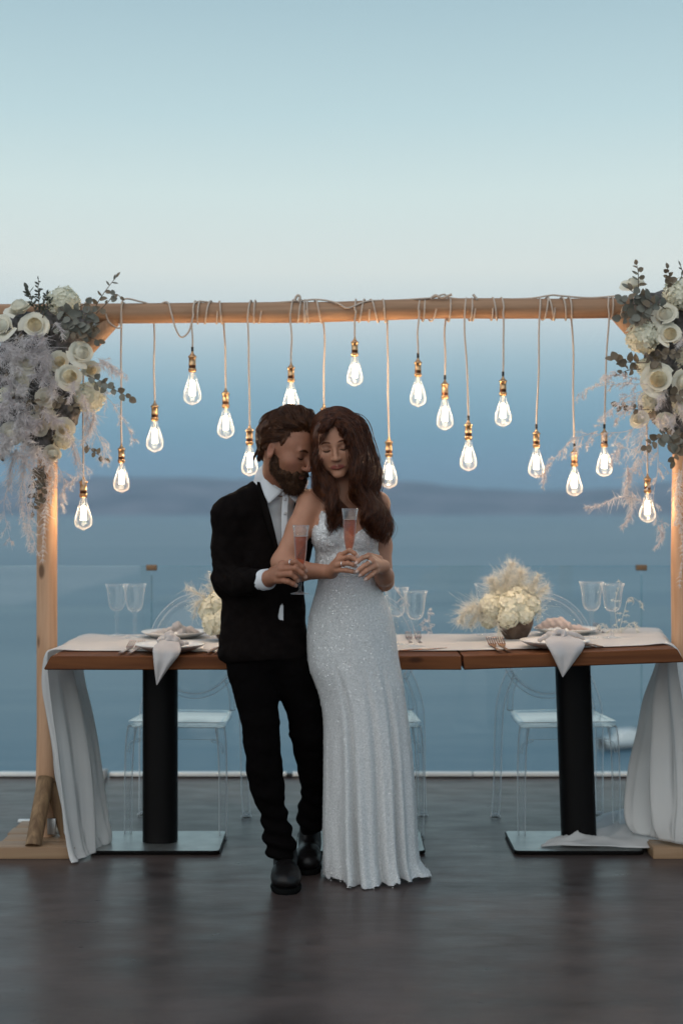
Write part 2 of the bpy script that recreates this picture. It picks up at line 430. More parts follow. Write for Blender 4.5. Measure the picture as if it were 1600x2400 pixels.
# air over the bay
hz = bpy.data.materials.new('haze_air'); hz.use_nodes = True; n = hz.node_tree.nodes; n.clear()
o_ = n.new('ShaderNodeOutputMaterial'); pv = n.new('ShaderNodeVolumePrincipled')
pv.inputs['Color'].default_value = (.60, .84, 1.0, 1); pv.inputs['Density'].default_value = 1.15e-4; pv.inputs['Anisotropy'].default_value = 0
hz.node_tree.links.new(pv.outputs[0], o_.inputs['Volume'])
g = G(); g.box((0, 4450, 104), (9400, 12000, 136)); tag(g.obj('haze', hz, smooth=False), kind='stuff')

# ------------------------------------------------------------------ glass balustrade
GLS = THIN('railing_glass', (.955, .975, .97), (.9, .95, 1), .5, .02)
CLR = THIN('clear_edge', (.75, .86, .86), (1, 1, 1), .4, .1)
WHT = M('white_channel', (.80, .82, .80), .4); CAPM = M('cap_bronze', (.20, .125, .07), .5, .3)
DRK = M('dark_rubber_and_shade', (.015, .014, .014), .7)
RD = 6.77; joints = [-.902-2.327, -.902, 1.425, 1.425+2.327]
rail = thing('glass_railing', (0, RD, 0), 'frameless clear glass railing along the terrace edge with white floor channel', 'railing')
for i in range(3):
    g = G(); g.box(((joints[i]+joints[i+1])/2, 0, .51), ((joints[i+1]-joints[i])/2-.006, .006, .49)); g.obj('glass_panel', GLS, rail, smooth=False)
    g = G(); g.box(((joints[i]+joints[i+1])/2, 0, 1.0018), ((joints[i+1]-joints[i])/2-.006, .006, .0015)); g.obj('polished_edge', CLR, rail, smooth=False)
for x in joints[1:3]:
    g = G(); g.box((x, 0, .995), (.0245, .018, .0135), bev=.003); g.obj('cap', CAPM, rail)
    g = G(); g.box((x, 0, .49), (.003, .007, .47)); g.obj('joint_seal', CLR, rail, smooth=False)
for a, b in ((-3.2, -1.16), (-1.10, -.262), (-.232, .62), (.626, 3.7)):
    g = G(); g.box(((a+b)/2, -.004, .014), ((b-a)/2, .022, .009), bev=.003); g.obj('floor_channel', WHT, rail)
    g = G(); g.box(((a+b)/2, .01, .0035), ((b-a)/2, .02, .003)); g.obj('channel_shade_strip', DRK, rail)  # dark strip put in as the shade beneath the channel
STL = M('satin_steel', (.42, .42, .41), .35, .9)
g = G(); g.box((-1.134, -.03, .02), (.024, .03, .02), bev=.004); g.obj('clamp', M('clamp_plastic', (.33, .34, .34), .4), rail)
g = G(); g.box((-.247, -.01, .008), (.014, .02, .008), bev=.003); g.obj('clamp', DRK, rail)
p = [PF(215, 1830), PF(246, 1829), PF(219, 1868)]
g = G(); q = np.array(p+[x+A(0, 0, .006) for x in p]); q[:3, 2] += .001
g.add(q, [np.array([[0, 1, 2], [5, 4, 3]]), np.array([[0, 3, 4, 1], [1, 4, 5, 2], [2, 5, 3, 0]])])
o = g.obj('corner_plate', M('pale_plate', (.55, .62, .6), .25), recalc=True, smooth=False)
tag(origin_to(o, p[0]), 'small pale triangular plate on the floor by the railing clamp', 'plate')
a, b = PF(44, 1928), PF(78, 1926)
g = G(); g.box((a+b)/2+A(0, 0, .006), (.03, .012, .005), bev=.002); o = g.obj('white_offcut', WHT)
tag(origin_to(o, (a+b)/2), 'thin white offcut strip on the floor behind the wooden arch foot', 'strip')

# ------------------------------------------------------------------ motor boat on the bay
bw = M('boat_white', (.75, .76, .75), .35); bd = M('boat_dark', (.03, .035, .04), .4)
bp_ = A((1468-800)/F*185, 185, SEA)
bt = thing('motorboat', bp_, 'small white motorboat with dark hull bottom out on the bay', 'boat', rotz=math.radians(24))
sec = []
for t in np.linspace(0, 1, 14):
    w = 1.15*(1-max(0, (t-.55)/.45)**2.2)*(.92+.08*min(1, t*4)); zz = .95+.45*t**2; x = -3.1+6.4*t
    sec.append([(x, -w, zz), (x, -w*.93, .42), (x, -w*.6, -.05), (x, 0, -.3+.25*t**3), (x, w*.6, -.05), (x, w*.93, .42), (x, w, zz)])
sec = np.array(sec); bt.scale = (1.25, 1.25, 1.35); g = G(); g.grid(sec); g.grid(np.stack([sec[:, 0], sec[:, 0]*[1, 0, 1]+A(0, 0, .06), sec[:, 6]], 1)); g.obj('hull', bw, bt, recalc=True)
g = G(); g.grid(sec[:, 1:6]*[1, 1.012, 1]-A(0, 0, .015)); g.obj('hull_bottom', bd, bt)
g = G(); g.box((.1, 0, 1.35), (1.15, .8, .42), bev=.16); g.obj('cabin', bw, bt)
g = G(); g.box((1.12, 0, 1.62), (.05, .7, .26), np.array(Matrix.Rotation(-.6, 3, 'Y')), bev=.02); g.obj('windscreen', bd, bt)
g = G(); g.box((-3.2, 0, .75), (.22, .2, .5), bev=.08); g.obj('outboard_motor', bd, bt)

# ------------------------------------------------------------------ wooden arch
def wood(name, c, c2, axis, rough=.55, sc=3.0, dark=(.10, .045, .018), spec=.4):
    m, n, l, b = nodes(name); t = n.new('ShaderNodeTexCoord'); mp = n.new('ShaderNodeMapping')
    st = [14, 14, 14]; st[axis] = .9; mp.inputs['Scale'].default_value = st; l.new(t.outputs['Object'], mp.inputs[0])
    z = n.new('ShaderNodeTexNoise'); z.inputs['Scale'].default_value = sc; z.inputs['Detail'].default_value = 6; z.inputs['Distortion'].default_value = .6; l.new(mp.outputs[0], z.inputs['Vector'])
    r = n.new('ShaderNodeMapRange'); r.inputs[1].default_value = .3; r.inputs[2].default_value = .7; l.new(z.outputs[0], r.inputs[0])
    mx = n.new('ShaderNodeMixRGB'); mx.inputs[1].default_value = c4(c); mx.inputs[2].default_value = c4(c2); l.new(r.outputs[0], mx.inputs[0])
    mk = n.new('ShaderNodeMapping'); s2 = [5, 5, 5]; s2[axis] = 2.2; mk.inputs['Scale'].default_value = s2; l.new(t.outputs['Object'], mk.inputs[0])
    v = n.new('ShaderNodeTexVoronoi'); v.inputs['Scale'].default_value = 1.4; l.new(mk.outputs[0], v.inputs['Vector'])
    k = n.new('ShaderNodeMapRange'); k.inputs[1].default_value = .06; k.inputs[2].default_value = .11; k.inputs[3].default_value = .85; k.inputs[4].default_value = 0; l.new(v.outputs['Distance'], k.inputs[0])
    m2 = n.new('ShaderNodeMixRGB'); m2.inputs[2].default_value = c4(dark); l.new(mx.outputs[0], m2.inputs[1]); l.new(k.outputs[0], m2.inputs[0])
    l.new(m2.outputs[0], b.inputs['Base Color']); b.inputs['Roughness'].default_value = rough; b.inputs['Specular IOR Level'].default_value = spec
    bp = n.new('ShaderNodeBump'); bp.inputs['Strength'].default_value = .25; bp.inputs['Distance'].default_value = .003; l.new(z.outputs[0], bp.inputs['Height']); l.new(bp.outputs[0], b.inputs['Normal'])
    return m
PINE_Z = wood('peeled_pine_upright', (.44, .245, .135), (.60, .375, .235), 2); PINE_X = wood('peeled_pine_beam', (.30, .165, .088), (.43, .255, .15), 0)
PLNK = wood('pine_board', (.26, .155, .085), (.36, .235, .14), 0); BARK = wood('barky_offcut', (.13, .075, .04), (.30, .19, .10), 2, .8, 4, (.03, .018, .01))
AD = 5.38                                          # distance of the arch
XL, XR = -1.113, 1.286
arch = thing('wooden_arch', (0, AD, 0), 'peeled pine log arch with flower corners standing behind the tables', 'arch')
def log(name, a, b, r, mat, n=40, sides=24, seed=0, parent=arch):
    t = np.linspace(0, 1, n)[:, None]; path = np.asarray(a)+t*(np.asarray(b)-np.asarray(a)); L = np.linalg.norm(np.asarray(b)-a)
    w = np.stack([vnoise(np.stack([t[:, 0]*L*2+seed, 0*t[:, 0]+q, 0*t[:, 0]], -1)) for q in (1.3, 4.7, 8.1)], -1)
    g = G(); g.tube(path+w*.006, r*(1+.05*vnoise(np.stack([t[:, 0]*L*5+seed, 0*t[:, 0]+.5, 0*t[:, 0]], -1))), sides)
    return g.obj(name, mat, parent)
log('post', A(XL, 0, .043), A(XL+.004, 0, 2.0), .0385, PINE_Z, seed=1); log('post', A(XR, 0, .043), A(XR, 0, 2.02), .0385, PINE_Z, seed=7)
ZB = lambda x: 2.012+(x-XL)/(XR-XL)*.026          # beam axis height
log('beam', A(-1.62, 0, ZB(-1.62)), A(1.75, 0, ZB(1.75)), .0385, PINE_X, 90, seed=3)
log('brace', A(XL+.02, 0, 1.74), A(-.865, 0, ZB(-.9)-.018), .031, PINE_Z, 12, seed=5)
log('brace', A(XR-.02, 0, 1.77), A(1.04, 0, ZB(1.0)-.02), .031, PINE_Z, 12, seed=9)
for s, xc in ((0, XL), (1, XR)):
    for q in range(4):                              # planks of the foot
        y0 = -.20+q*.107
        g = G(); g.box((xc+(.003 if q % 2 else -.004), y0+.052, .0215+.0008*q), (.148, .0522, .021), bev=.002); g.obj('foot_plank', PLNK, arch)
    sg = -1 if s == 0 else 1
    log('strut', A(xc+.01*sg, -.175, .04), A(xc+.004, -.034, .262), .030, BARK, 10, 14, seed=11+s)
    log('strut', A(xc-sg*.085, -.03, .04), A(xc-sg*.02, -.02, .25), .026, BARK, 10, 14, seed=15+s)
    g = G(); g.box((xc+.028, -.046, .085), (.016, .004, .03), bev=.002); g.obj('bracket', STL, arch)
    g = G(); g.lathe([(0, .004), (.006, .003), (.007, 0)], n=10)
    g.V[-1] = g.V[-1]@np.array(Matrix.Rotation(math.pi/2, 3, 'X')).T+A(xc-.004, -.088, .215); g.obj('screw', STL, arch)

# ------------------------------------------------------------------ tables
TZ = .758
TOPW = wood('oiled_oak_edge', (.080, .026, .0085), (.150, .054, .018), 0, .65, 2.2, (.04, .013, .005), .12); TOPW2 = TOPW
BLK = M('black_powder_coat', (.004, .0035, .0035), .5, spec=.12); PLT = M('brushed_base_steel', (.50, .51, .49), .38, .85, c2=(.40, .41, .40), scale=12)
def table(name, label, x0, x1, peds, tilt):
    y0, y1 = 5.0, 5.80; cx = (x0+x1)/2
    t = thing(name, (x0, (y0+y1)/2, 0), label, 'table')
    ca, sa = math.cos(tilt), math.sin(tilt)
    R = np.array([[ca, 0, -sa], [0, 1, 0], [sa, 0, ca]]); pv_ = A(0, 0, TZ)
    g = G(); L = x1-x0; hy = (y1-y0)/2; e = .026
    def ring(z, grow, n=60):
        xs = np.linspace(-grow if x0 < 0 else 0, L+(0 if x0 < 0 else grow), n)
        w = .006*vnoise(np.stack([xs*4+x0, 0*xs+2, 0*xs], -1))
        fr = np.stack([xs, -hy-grow+w, 0*xs+z], -1); bk = np.stack([xs[::-1], hy+grow-w[::-1], 0*xs+z], -1)
        return np.concatenate([fr, bk])
    prof = [(0, 0), (0, .0), (-.003, .004), (-.042, e*.85), (-.046, e*.7)]
    rings = np.array([ring(z, gr) for z, gr in prof[1:]]); n = rings.shape[1]
    g.grid(rings, cv=True)
    for rg in (rings[0], rings[-1]):
        k = n//2; s0 = g.n; g.add(rg, np.array([[i, i+1, n-2-i, n-1-i] for i in range(k-1)]))
    V = np.concatenate(g.V)@R.T+pv_; g.V = [V]
    g.obj('tabletop', TOPW, t, recalc=True, weld=.0002, smooth=False)
    for px in peds:
        xl = px-x0; zt = TZ-.047+math.tan(tilt)*xl
        a = np.linspace(0, 2*np.pi, 40, endpoint=False)
        sup = lambda c, p: np.sign(c)*abs(c)**p
        base = np.stack([.066*sup(np.cos(a), .8), .056*sup(np.sin(a), .8), 0*a], -1)
        top = base+A(xl, 0, zt-.001); bot = base+A(xl+math.tan(tilt)*.72, 0, .016)
        g = G(); g.grid(np.array([bot, top]), cv=True); g.add(top, np.arange(40)[None]); g.obj('pedestal', BLK, t)
        g = G()
        def rr(z, hx, hyy, r):
            q = []
            for cx_, cy_, a0 in ((1, 1, 0), (-1, 1, 90), (-1, -1, 180), (1, -1, 270)):
                for k in range(5):
                    an = math.radians(a0+22.5*k); q.append((xl+cx_*(hx-r)+r*math.cos(an), cy_*(hyy-r)+r*math.sin(an), z))
            return np.array(q)
        rs = np.array([rr(.004, .238, .163, .02), rr(.0125, .24, .165, .02), rr(.0155, .237, .162, .02)])
        g.grid(rs, cv=True); g.add(rs[0], np.arange(20)[::-1][None]); bo = g.obj('base_rim', BLK, t, smooth=False)
        g = G(); g.add(rr(.0162, .2355, .1605, .02), np.arange(20)[None]); g.obj('base_plate', PLT, t, smooth=False)
        g = G(); g.box((xl+.18, .1, .003), (.02, .02, .002)); g.box((xl-.18, -.1, .003), (.02, .02, .002)); g.box((xl+.18, -.1, .003), (.02, .02, .002)); g.obj('foot_pad', DRK, t)
    return t
table('long_table', 'long dark oak table on two black pedestals that the couple lean against', -1.018, .419, (-.687, .07), 0)
table('short_table', 'short dark oak table on one black pedestal, slightly tilted, with long gauze fall', .428, 1.175, (.875,), math.radians(2.0))
TT = lambda x: TZ if x < .424 else TZ+(x-.428)*math.tan(math.radians(2.0))   # height of the table surface
def on(px, d): x = (px-800)/F*d; return A(x, d, TT(x))

# ------------------------------------------------------------------ gauze runner
GZ = M('ivory_gauze', (.86, .85, .83), .85, c2=(.78, .78, .77), scale=3, bump=.25, bscale=900, transl=.38, transp=.14, spec=.1)
def runner():
    st = [(A(*PF(178, 2022, .006)), A(*PF(262, 1968, .02)), .3), (P(170, 2005, 5.14), P(258, 1950, 5.4), .5), (P(160, 1950, 5.15), P(240, 1915, 5.42), .8),
          (P(150, 1860, 5.155), P(224, 1850, 5.47), 1), (P(139, 1760, 5.165), P(212, 1755, 5.53), 1), (P(125, 1670, 5.18), P(196, 1668, 5.62), 1),
          (P(115, 1600, 5.18), P(183, 1600, 5.7), .9), (A(-1.066, 5.16, .738), A(-1.07, 5.79, .735), .5), (A(-1.045, 5.14, .764), A(-1.04, 5.81, .764), .12)]
    for x in np.linspace(-.95, 1.08, 15): st.append((A(x, 5.125+.02*math.sin(x*5), TT(x)+.0045), A(x, 5.79+.012*math.sin(x*7), TT(x)+.0045), .035))
    e = TT(1.17)
    st += [(A(1.165, 5.12, e+.006), A(1.26, 5.80, e+.004), .08), (A(1.205, 5.115, e-.02), A(1.305, 5.80, e-.02), .3),
           (P(1583, 1556, 5.12), P(1556, 1560, 5.74), .8), (P(1595, 1635, 5.12), P(1527, 1640, 5.68), 1), (P(1606, 1720, 5.12), P(1506, 1715, 5.6), 1),
           (P(1616, 1800, 5.12), P(1481, 1795, 5.5), 1), (P(1624, 1880, 5.12), P(1470, 1880, 5.42), 1), (P(1622, 1945, 5.12), P(1470, 1925, 5.38), .8),
           (P(1618, 1985, 5.13), P(1476, 1948, 5.36), .4)]
    nv, nu = 61, 150
    Apt = cr([s[0] for s in st], nu); Bpt = cr([s[1] for s in st], nu); amp = cr([[s[2]] for s in st], nu)[:, 0]
    v = np.linspace(0, 1, nv); out = np.zeros((nu, nv, 3))
    for i in range(nu):
        base = Apt[i]+(Bpt[i]-Apt[i])*v[:, None]
        u = i/nu; ph = 2.0*math.sin(u*9)
        w = .030*np.sin(v**1.3*2*np.pi*2.1+1+ph*.12)+.022*(1-2*np.abs(np.sin(v**.85*np.pi*5.2+.5*ph))**.7)+.009*(1-2*np.abs(np.sin(v*np.pi*11+ph)))+.008*vnoise(np.stack([v*9, 0*v+u*10, 0*v], -1))
        hang = amp[i]; side = -1 if u < .5 else 1
        base = base+hang*w[:, None]*A(side*1.0, -.35, 0)
        if hang < .2:
            base[:, 2] += .0012+.0035*np.abs(vnoise(np.stack([np.full(nv, u*16), v*26, 0*v], -1)))
        out[i] = base
    g = G(); g.grid(out)
    # pool of cloth on the floor by the short table
    nu, nv = 70, 46; U, Vv = np.meshgrid(np.linspace(0, 1, nu), np.linspace(0, 1, nv), indexing='ij')
    fr = cr([PF(1266, 1984, .02), PF(1345, 1988, .02), PF(1440, 1990, .02), PF(1500, 2001, .006), PF(1570, 1997, .01), PF(1625, 1985, .045)], nu)
    bk = cr([PF(1268, 1980, .02), PF(1330, 1960, .02), PF(1395, 1928, .006), PF(1440, 1914, .006), PF(1500, 1915, .006), PF(1590, 1918, .006)], nu)
    base = fr[:, None]*(1-Vv[..., None])+bk[:, None]*Vv[..., None]
    hgt = .010+.05*np.sin(Vv*np.pi)**.8*np.clip(U*1.4, .15, 1)*(.55+.55*vnoise(np.stack([U*6, Vv*4, 0*U+3], -1)))+.026*(1-np.abs(np.sin(U*11+Vv*5+2*np.sin(Vv*5)))**.6)*np.sin(Vv*np.pi)+.012*(1-np.abs(np.sin(U*7-Vv*13)))*np.sin(Vv*np.pi)
    base[..., 2] = np.maximum(base[..., 2], .018)+np.maximum(hgt, .004)*np.clip(U*8, .1, 1)
    g.grid(base)
    o = g.obj('table_runner', GZ)
    m = o.modifiers.new('s', 'SOLIDIFY'); m.thickness = .0012
    tag(origin_to(o, (0, 5.45, TZ)), 'long ivory gauze runner over both tables falling to the floor at each end', 'table runner'); return o
runner()
# ================================================================== clear chairs
PC = THIN('clear_polycarbonate', (.95, .965, .97), (1, 1, 1), .6, .02, .03, .03, 1.7, 2.2); PCS = THIN('clear_seat_polycarbonate', (.93, .95, .955), (1, 1, 1), .95, .06, .12, .06)
def chair_parts(t):
    # local: x across, +y away from the camera (chair back), z up, origin on the floor under the seat
    g = G(); pts = []
    def seat_ring(z, gr):
        q = []
        for (cx, cy, r, a0) in ((.175, .155, .05, 0), (-.175, .155, .05, 90), (-.19, -.18, .035, 180), (.19, -.18, .035, 270)):
            for k in range(6):
                an = math.radians(a0+18*k); q.append((cx-np.sign(cx)*r+(r+gr)*math.cos(an), cy-np.sign(cy)*r+(r+gr)*math.sin(an), z))
        return np.array(q)
    rs = np.array([seat_ring(.428, -.006), seat_ring(.43, 0), seat_ring(.448, .002), seat_ring(.452, -.003), seat_ring(.446, -.02)])
    g.grid(rs, cv=True); g.add(rs[0], np.arange(24)[::-1][None]); g.add(rs[-1], np.arange(24)[None]); g.obj('seat', PCS, t, recalc=True)
    for s in (-1, 1):
        g = G(); p = cr([(s*.172, -.160, .428), (s*.181, -.165, .36), (s*.186, -.170, .2), (s*.186, -.175, .0)], 18)
        g.tube(p, np.linspace(.021, .0165, 18), 14, squash=.9); g.obj('front_leg', PC, t, recalc=True)
        g = G(); p = cr([(s*.155, .215, .60), (s*.185, .205, .53), (s*.205, .19, .45), (s*.211, .19, .32), (s*.213, .20, .15), (s*.218, .215, .014)], 30)
        g.tube(p, np.linspace(.0185, .0165, 30), 12); g.obj('back_leg', PC, t, recalc=True)
        g = G(); g.lathe([(.0, 0), (.020, 0), (.022, .006), (.013, .016), (0, .016)], (s*.218, .215, .0), 14); g.obj('foot', PC, t, recalc=True, weld=.0005)
        g = G(); p = cr([(s*.135, .208, .572), (s*.158, .19, .52), (s*.168, .165, .45)], 14); g.tube(p, .0125, 10); g.obj('back_support', PC, t, recalc=True)
        g = G(); p = cr([(s*.186, -.165, .33), (s*.176, -.163, .365), (s*.14, -.162, .378)], 8); g.tube(p, .006, 8); g.obj('corner_rib', PC, t, recalc=True)
    g = G(); g.box((0, -.162, .405), (.165, .006, .024), bev=.003); g.obj('apron', PC, t)
    # balloon back: a bowed oval panel with a thicker rim
    g = G(); a = np.linspace(0, 2*np.pi, 48, endpoint=False); cz, hz_, hw = .705, .205, .187
    yb = lambda z: .205+(z-.5)*.28
    rim = np.stack([hw*np.cos(a), yb(cz+hz_*np.sin(a))+.03*(np.sin(a)*.0)-.03*np.cos(a)**2, cz+hz_*np.sin(a)], -1)
    pth = np.vstack([rim, rim[:1]]); g.tube(pth, .0115, 10, cap=False); g.obj('back_rim', PC, t, recalc=True)
    g = G(); rr_ = np.linspace(.02, .96, 7); fr = np.array([np.stack([hw*q*np.cos(a), yb(cz+hz_*q*np.sin(a))-.03*(q*np.cos(a))**2-.0025, cz+hz_*q*np.sin(a)], -1) for q in rr_])
    bk = fr+A(0, .005, 0); g.grid(np.concatenate([fr, bk[::-1]]), cv=True); g.grid(np.array([bk[0], fr[0]]), cv=True); g.obj('back_panel', PC, t, recalc=True)
def chair(cx, cy, rz, label):
    t = thing('ghost_chair', (cx, cy, 0), label, 'chair', 'clear plastic chairs behind the tables', math.radians(rz)); chair_parts(t); return t
def copy_tree(o, parent=None):
    c = o.copy(); col.objects.link(c)
    if parent is not None: c.parent = parent
    for ch in list(o.children): copy_tree(ch, c)
    return c
ch0 = chair((420-800)/F*5.5, 5.68, -5, 'clear plastic balloon-back chair at the end of the long table, beside the short gauze fall')
ch1 = copy_tree(ch0); ch1.location = (.868, 5.68, 0); ch1.rotation_euler.z = math.radians(4); ch1['label'] = 'clear plastic balloon-back chair tucked behind the short table pedestal'
ch2 = copy_tree(ch0); ch2.location = (.118, 5.68, 0); ch2.rotation_euler.z = 0; ch2['label'] = 'clear plastic balloon-back chair mostly hidden behind the white beaded dress'

# ================================================================== tableware
CRY = THIN('crystal', (.985, .99, .99), (1, 1, 1), .7, .03, 0, .012, .6, 3.2)
def glass_mesh():
    g = G()
    o = [(0, 0), (.036, 0), (.037, .0015), (.028, .0035), (.010, .006), (.0055, .010), (.0052, .022), (.0075, .028), (.0052, .034), (.0062, .052), (.0082, .064), (.0055, .080),
         (.0052, .086), (.009, .091), (.0065, .096), (.014, .101), (.024, .108), (.031, .122), (.034, .14), (.0358, .165), (.040, .19), (.0465, .208)]
    i = [(.0456, .2082), (.0390, .19), (.0346, .165), (.0328, .14), (.0298, .122), (.0228, .110), (.012, .1035), (0, .102)]
    g.lathe(o+i, n=36); return g.mesh('wine_glass', CRY, recalc=True, weld=.0004)
gm = glass_mesh()
def wglass(px, d, s, label):
    o = bpy.data.objects.new('wine_glass', gm); p = on(px, d); o.location = p+A(0, 0, .006); o.scale = (s, s, s); link(o)
    tag(o, label, 'wine glass', 'flared crystal wine glasses on the tables'); return o
wglass(274, 5.74, 1.0, 'flared crystal wine glass near the short gauze fall, closer to the table end'); wglass(316, 5.64, 1.03, 'flared crystal wine glass near the short gauze fall, closer to the napkins')
wglass(928, 5.36, 1.04, 'flared crystal wine glass close against the beaded dress'); wglass(973, 5.28, 1.0, 'flared crystal wine glass beside the dress, standing over the bare fork tips')
wglass(1137, 5.70, 1.0, 'flared crystal wine glass half hidden behind the white hydrangea bowl')
wglass(1385, 5.42, 1.04, 'flared crystal wine glass of the short table pair, closer to the blush napkin'); wglass(1434, 5.40, 1.0, 'flared crystal wine glass of the short table pair, closer to the long gauze fall')

POR = M('ivory_stoneware', (.72, .69, .65), .3, coat=.3)
def plate(px, d, r, label):
    p = on(px, d); g = G()
    g.lathe([(0, .0), (r*.55, 0), (r*.62, .001), (r*.9, .017), (r, .024), (r*.995, .027), (r*.88, .0215), (r*.62, .007), (0, .006)], n=48)
    o = g.obj('dinner_plate', POR, recalc=True, weld=.0003); o.location = p+A(0, 0, .0055)
    tag(o, label, 'plate', 'ivory dinner plates'); return o
plate(399, 5.135, .127, 'ivory plate under a napkin that hangs over the long table edge')
plate(410, 5.655, .133, 'ivory plate across the long table under a flat knotted napkin')
plate(1299, 5.15, .127, 'ivory plate under a napkin that hangs over the short table edge')
plate(1325, 5.62, .127, 'ivory plate behind the hydrangea bowl under a blush knotted napkin')

LIN = M('grey_linen', (.50, .47, .455), .85, c2=(.44, .41, .40), scale=12, bump=.35, bscale=700, sheen=.3, spec=.15)
BLU = M('blush_linen', (.60, .49, .445), .85, c2=(.54, .44, .40), scale=12, bump=.35, bscale=700, sheen=.3, spec=.15)
def napkin(px, dK, rows, lumps, mat, label):
    o = thing('napkin', on(px, dK)+A(0, 0, .012), label, 'napkin', 'knotted linen napkins'); base = np.array(o.location)
    s = SDF(.003)
    for pts, rs in lumps: s.chain([np.asarray(q)-base for q in pts], rs, .006)
    V, Q = s.build(smooth=1, disp=lambda V, N: .0022*vnoise(V*90)+.0015*np.sin(V[:, 0]*230+V[:, 2]*160))
    link(bpy.data.objects.new('knot', raw_mesh('knot', V, Q, mat)), o)
    if rows:
        nu, nv = 40, 22; L = cr([r[0] for r in rows], nu)-base; R_ = cr([r[1] for r in rows], nu)-base; v = np.linspace(0, 1, nv)
        S = L[:, None]*(1-v)[None, :, None]+R_[:, None]*v[None, :, None]
        wv = np.linalg.norm(R_-L, axis=1)[:, None]
        S[..., 1] -= wv*(.16*np.sin(v*np.pi)+.10*np.sin(v*2*np.pi*1.5+.6))[None]*np.linspace(.2, 1, nu)[:, None]
        g = G(); g.grid(S); c = g.obj('hanging_corner', mat, o); m = c.modifiers.new('s', 'SOLIDIFY'); m.thickness = .0016
    return o
def PT(px, py, d): return P(px, py, d)
napkin(406, 5.16, [(PT(398, 1497, 5.14), PT(416, 1498, 5.14)), (PT(376, 1503, 5.08), PT(420, 1504, 5.08)), (PT(360, 1517, 4.99), PT(424, 1522, 4.985)),
                   (PT(360, 1545, 4.962), PT(418, 1538, 4.962)), (PT(363, 1575, 4.957), PT(396, 1566, 4.957)), (PT(367, 1606, 4.957), PT(369, 1605, 4.957))],
       [([PT(376, 1500, 5.2), PT(398, 1490, 5.17), PT(412, 1499, 5.13)], [.012, .017, .012]), ([PT(390, 1506, 5.11), PT(402, 1494, 5.1), PT(414, 1502, 5.09), PT(426, 1509, 5.1)], [.008, .012, .011, .010]),
        ([PT(378, 1510, 5.16), PT(440, 1507, 5.18)], [.008, .007])], LIN, 'grey linen napkin knotted on a plate, corner hanging over the long table edge')
napkin(410, 5.63, None, [([PT(352, 1486, 5.62), PT(385, 1480, 5.62), PT(410, 1474, 5.6)], [.005, .013, .012]), ([PT(404, 1474, 5.6), PT(416, 1466, 5.58), PT(428, 1474, 5.6), PT(422, 1486, 5.56)], [.012, .015, .013, .012]),
                         ([PT(428, 1476, 5.6), PT(448, 1477, 5.62), PT(466, 1483, 5.63)], [.014, .014, .006])], LIN, 'grey linen napkin knotted flat on the plate across the long table')
napkin(1302, 5.14, [(PT(1296, 1484, 5.14), PT(1318, 1484, 5.14)), (PT(1284, 1494, 5.06), PT(1345, 1494, 5.07)), (PT(1276, 1504, 4.995), PT(1368, 1506, 4.995)),
                    (PT(1290, 1530, 4.962), PT(1366, 1522, 4.965)), (PT(1303, 1557, 4.957), PT(1344, 1553, 4.957)), (PT(1317, 1587, 4.957), PT(1319, 1586, 4.957))],
       [([PT(1262, 1500, 5.15), PT(1285, 1490, 5.14), PT(1306, 1483, 5.12)], [.008, .013, .013]), ([PT(1296, 1488, 5.1), PT(1308, 1479, 5.1), PT(1322, 1484, 5.1), PT(1318, 1492, 5.08)], [.008, .010, .010, .008]),
        ([PT(1310, 1484, 5.14), PT(1345, 1488, 5.15), PT(1368, 1497, 5.16)], [.012, .010, .005])], LIN, 'grey linen napkin knotted on a plate, corner hanging over the short table edge')
napkin(1318, 5.6, None, [([PT(1256, 1472, 5.6), PT(1285, 1461, 5.6), PT(1312, 1458, 5.58), PT(1330, 1464, 5.56)], [.008, .018, .020, .013]), ([PT(1318, 1470, 5.56), PT(1330, 1463, 5.54), PT(1338, 1472, 5.56)], [.010, .011, .008]),
                         ([PT(1334, 1470, 5.58), PT(1355, 1472, 5.6), PT(1380, 1477, 5.6)], [.010, .012, .005])], BLU, 'blush linen napkin heaped in a knot behind the hanging grey napkin')

RGLD = M('rose_gold', (.55, .27, .17), .25, 1.0)
def fork_mesh():
    g = G(); y = np.linspace(0, .19, 24)                        # handle near y=0, tines at .19; tips curl up
    z = .003+.020*np.clip((y-.10)/.09, 0, 1)**1.6
    w = np.interp(y, [0, .03, .09, .115, .128, .142], [.0075, .006, .0035, .004, .010, .0115]); k = y <= .142
    pts = np.stack([np.stack([-w[k], y[k], z[k]], -1), np.stack([0*w[k], y[k], z[k]+.0015], -1), np.stack([w[k], y[k], z[k]], -1)], 1); g.grid(pts); g.grid((pts-A(0, 0, .0018))[:, ::-1])
    for x in (-.0098, -.0033, .0033, .0098):
        yy = np.linspace(.140, .19, 7); zz = .003+.020*np.clip((yy-.10)/.09, 0, 1)**1.6; g.tube(np.stack([0*yy+x, yy, zz], -1), np.linspace(.0022, .0011, 7), 6)
    return g.mesh('fork', RGLD)
def knife_mesh():
    g = G(); y = np.linspace(0, .21, 20); w = np.interp(y, [0, .02, .09, .1, .19, .21], [.005, .0065, .0045, .009, .009, .002]); t = np.interp(y, [0, .09, .11, .21], [.0035, .003, .001, .0006])
    pts = np.stack([np.stack([-w, y, 0*y+.003], -1), np.stack([0*w, y, .003+t], -1), np.stack([w, y, 0*y+.003], -1), np.stack([0*w, y, .003-t*.6], -1)], 1); g.grid(pts, cv=True); return g.mesh('knife', RGLD)
fm, km = fork_mesh(), knife_mesh()
def cut(name, me, px, d, rz, label, s=1.0, flip=False):
    o = bpy.data.objects.new(name, me); o.location = on(px, d)+A(0, 0, .0062); o.rotation_euler = (0, 0, math.radians(rz+(180 if flip else 0))); o.scale = (s, s, s); link(o)
    tag(o, label, name, 'rose gold cutlery'); return o
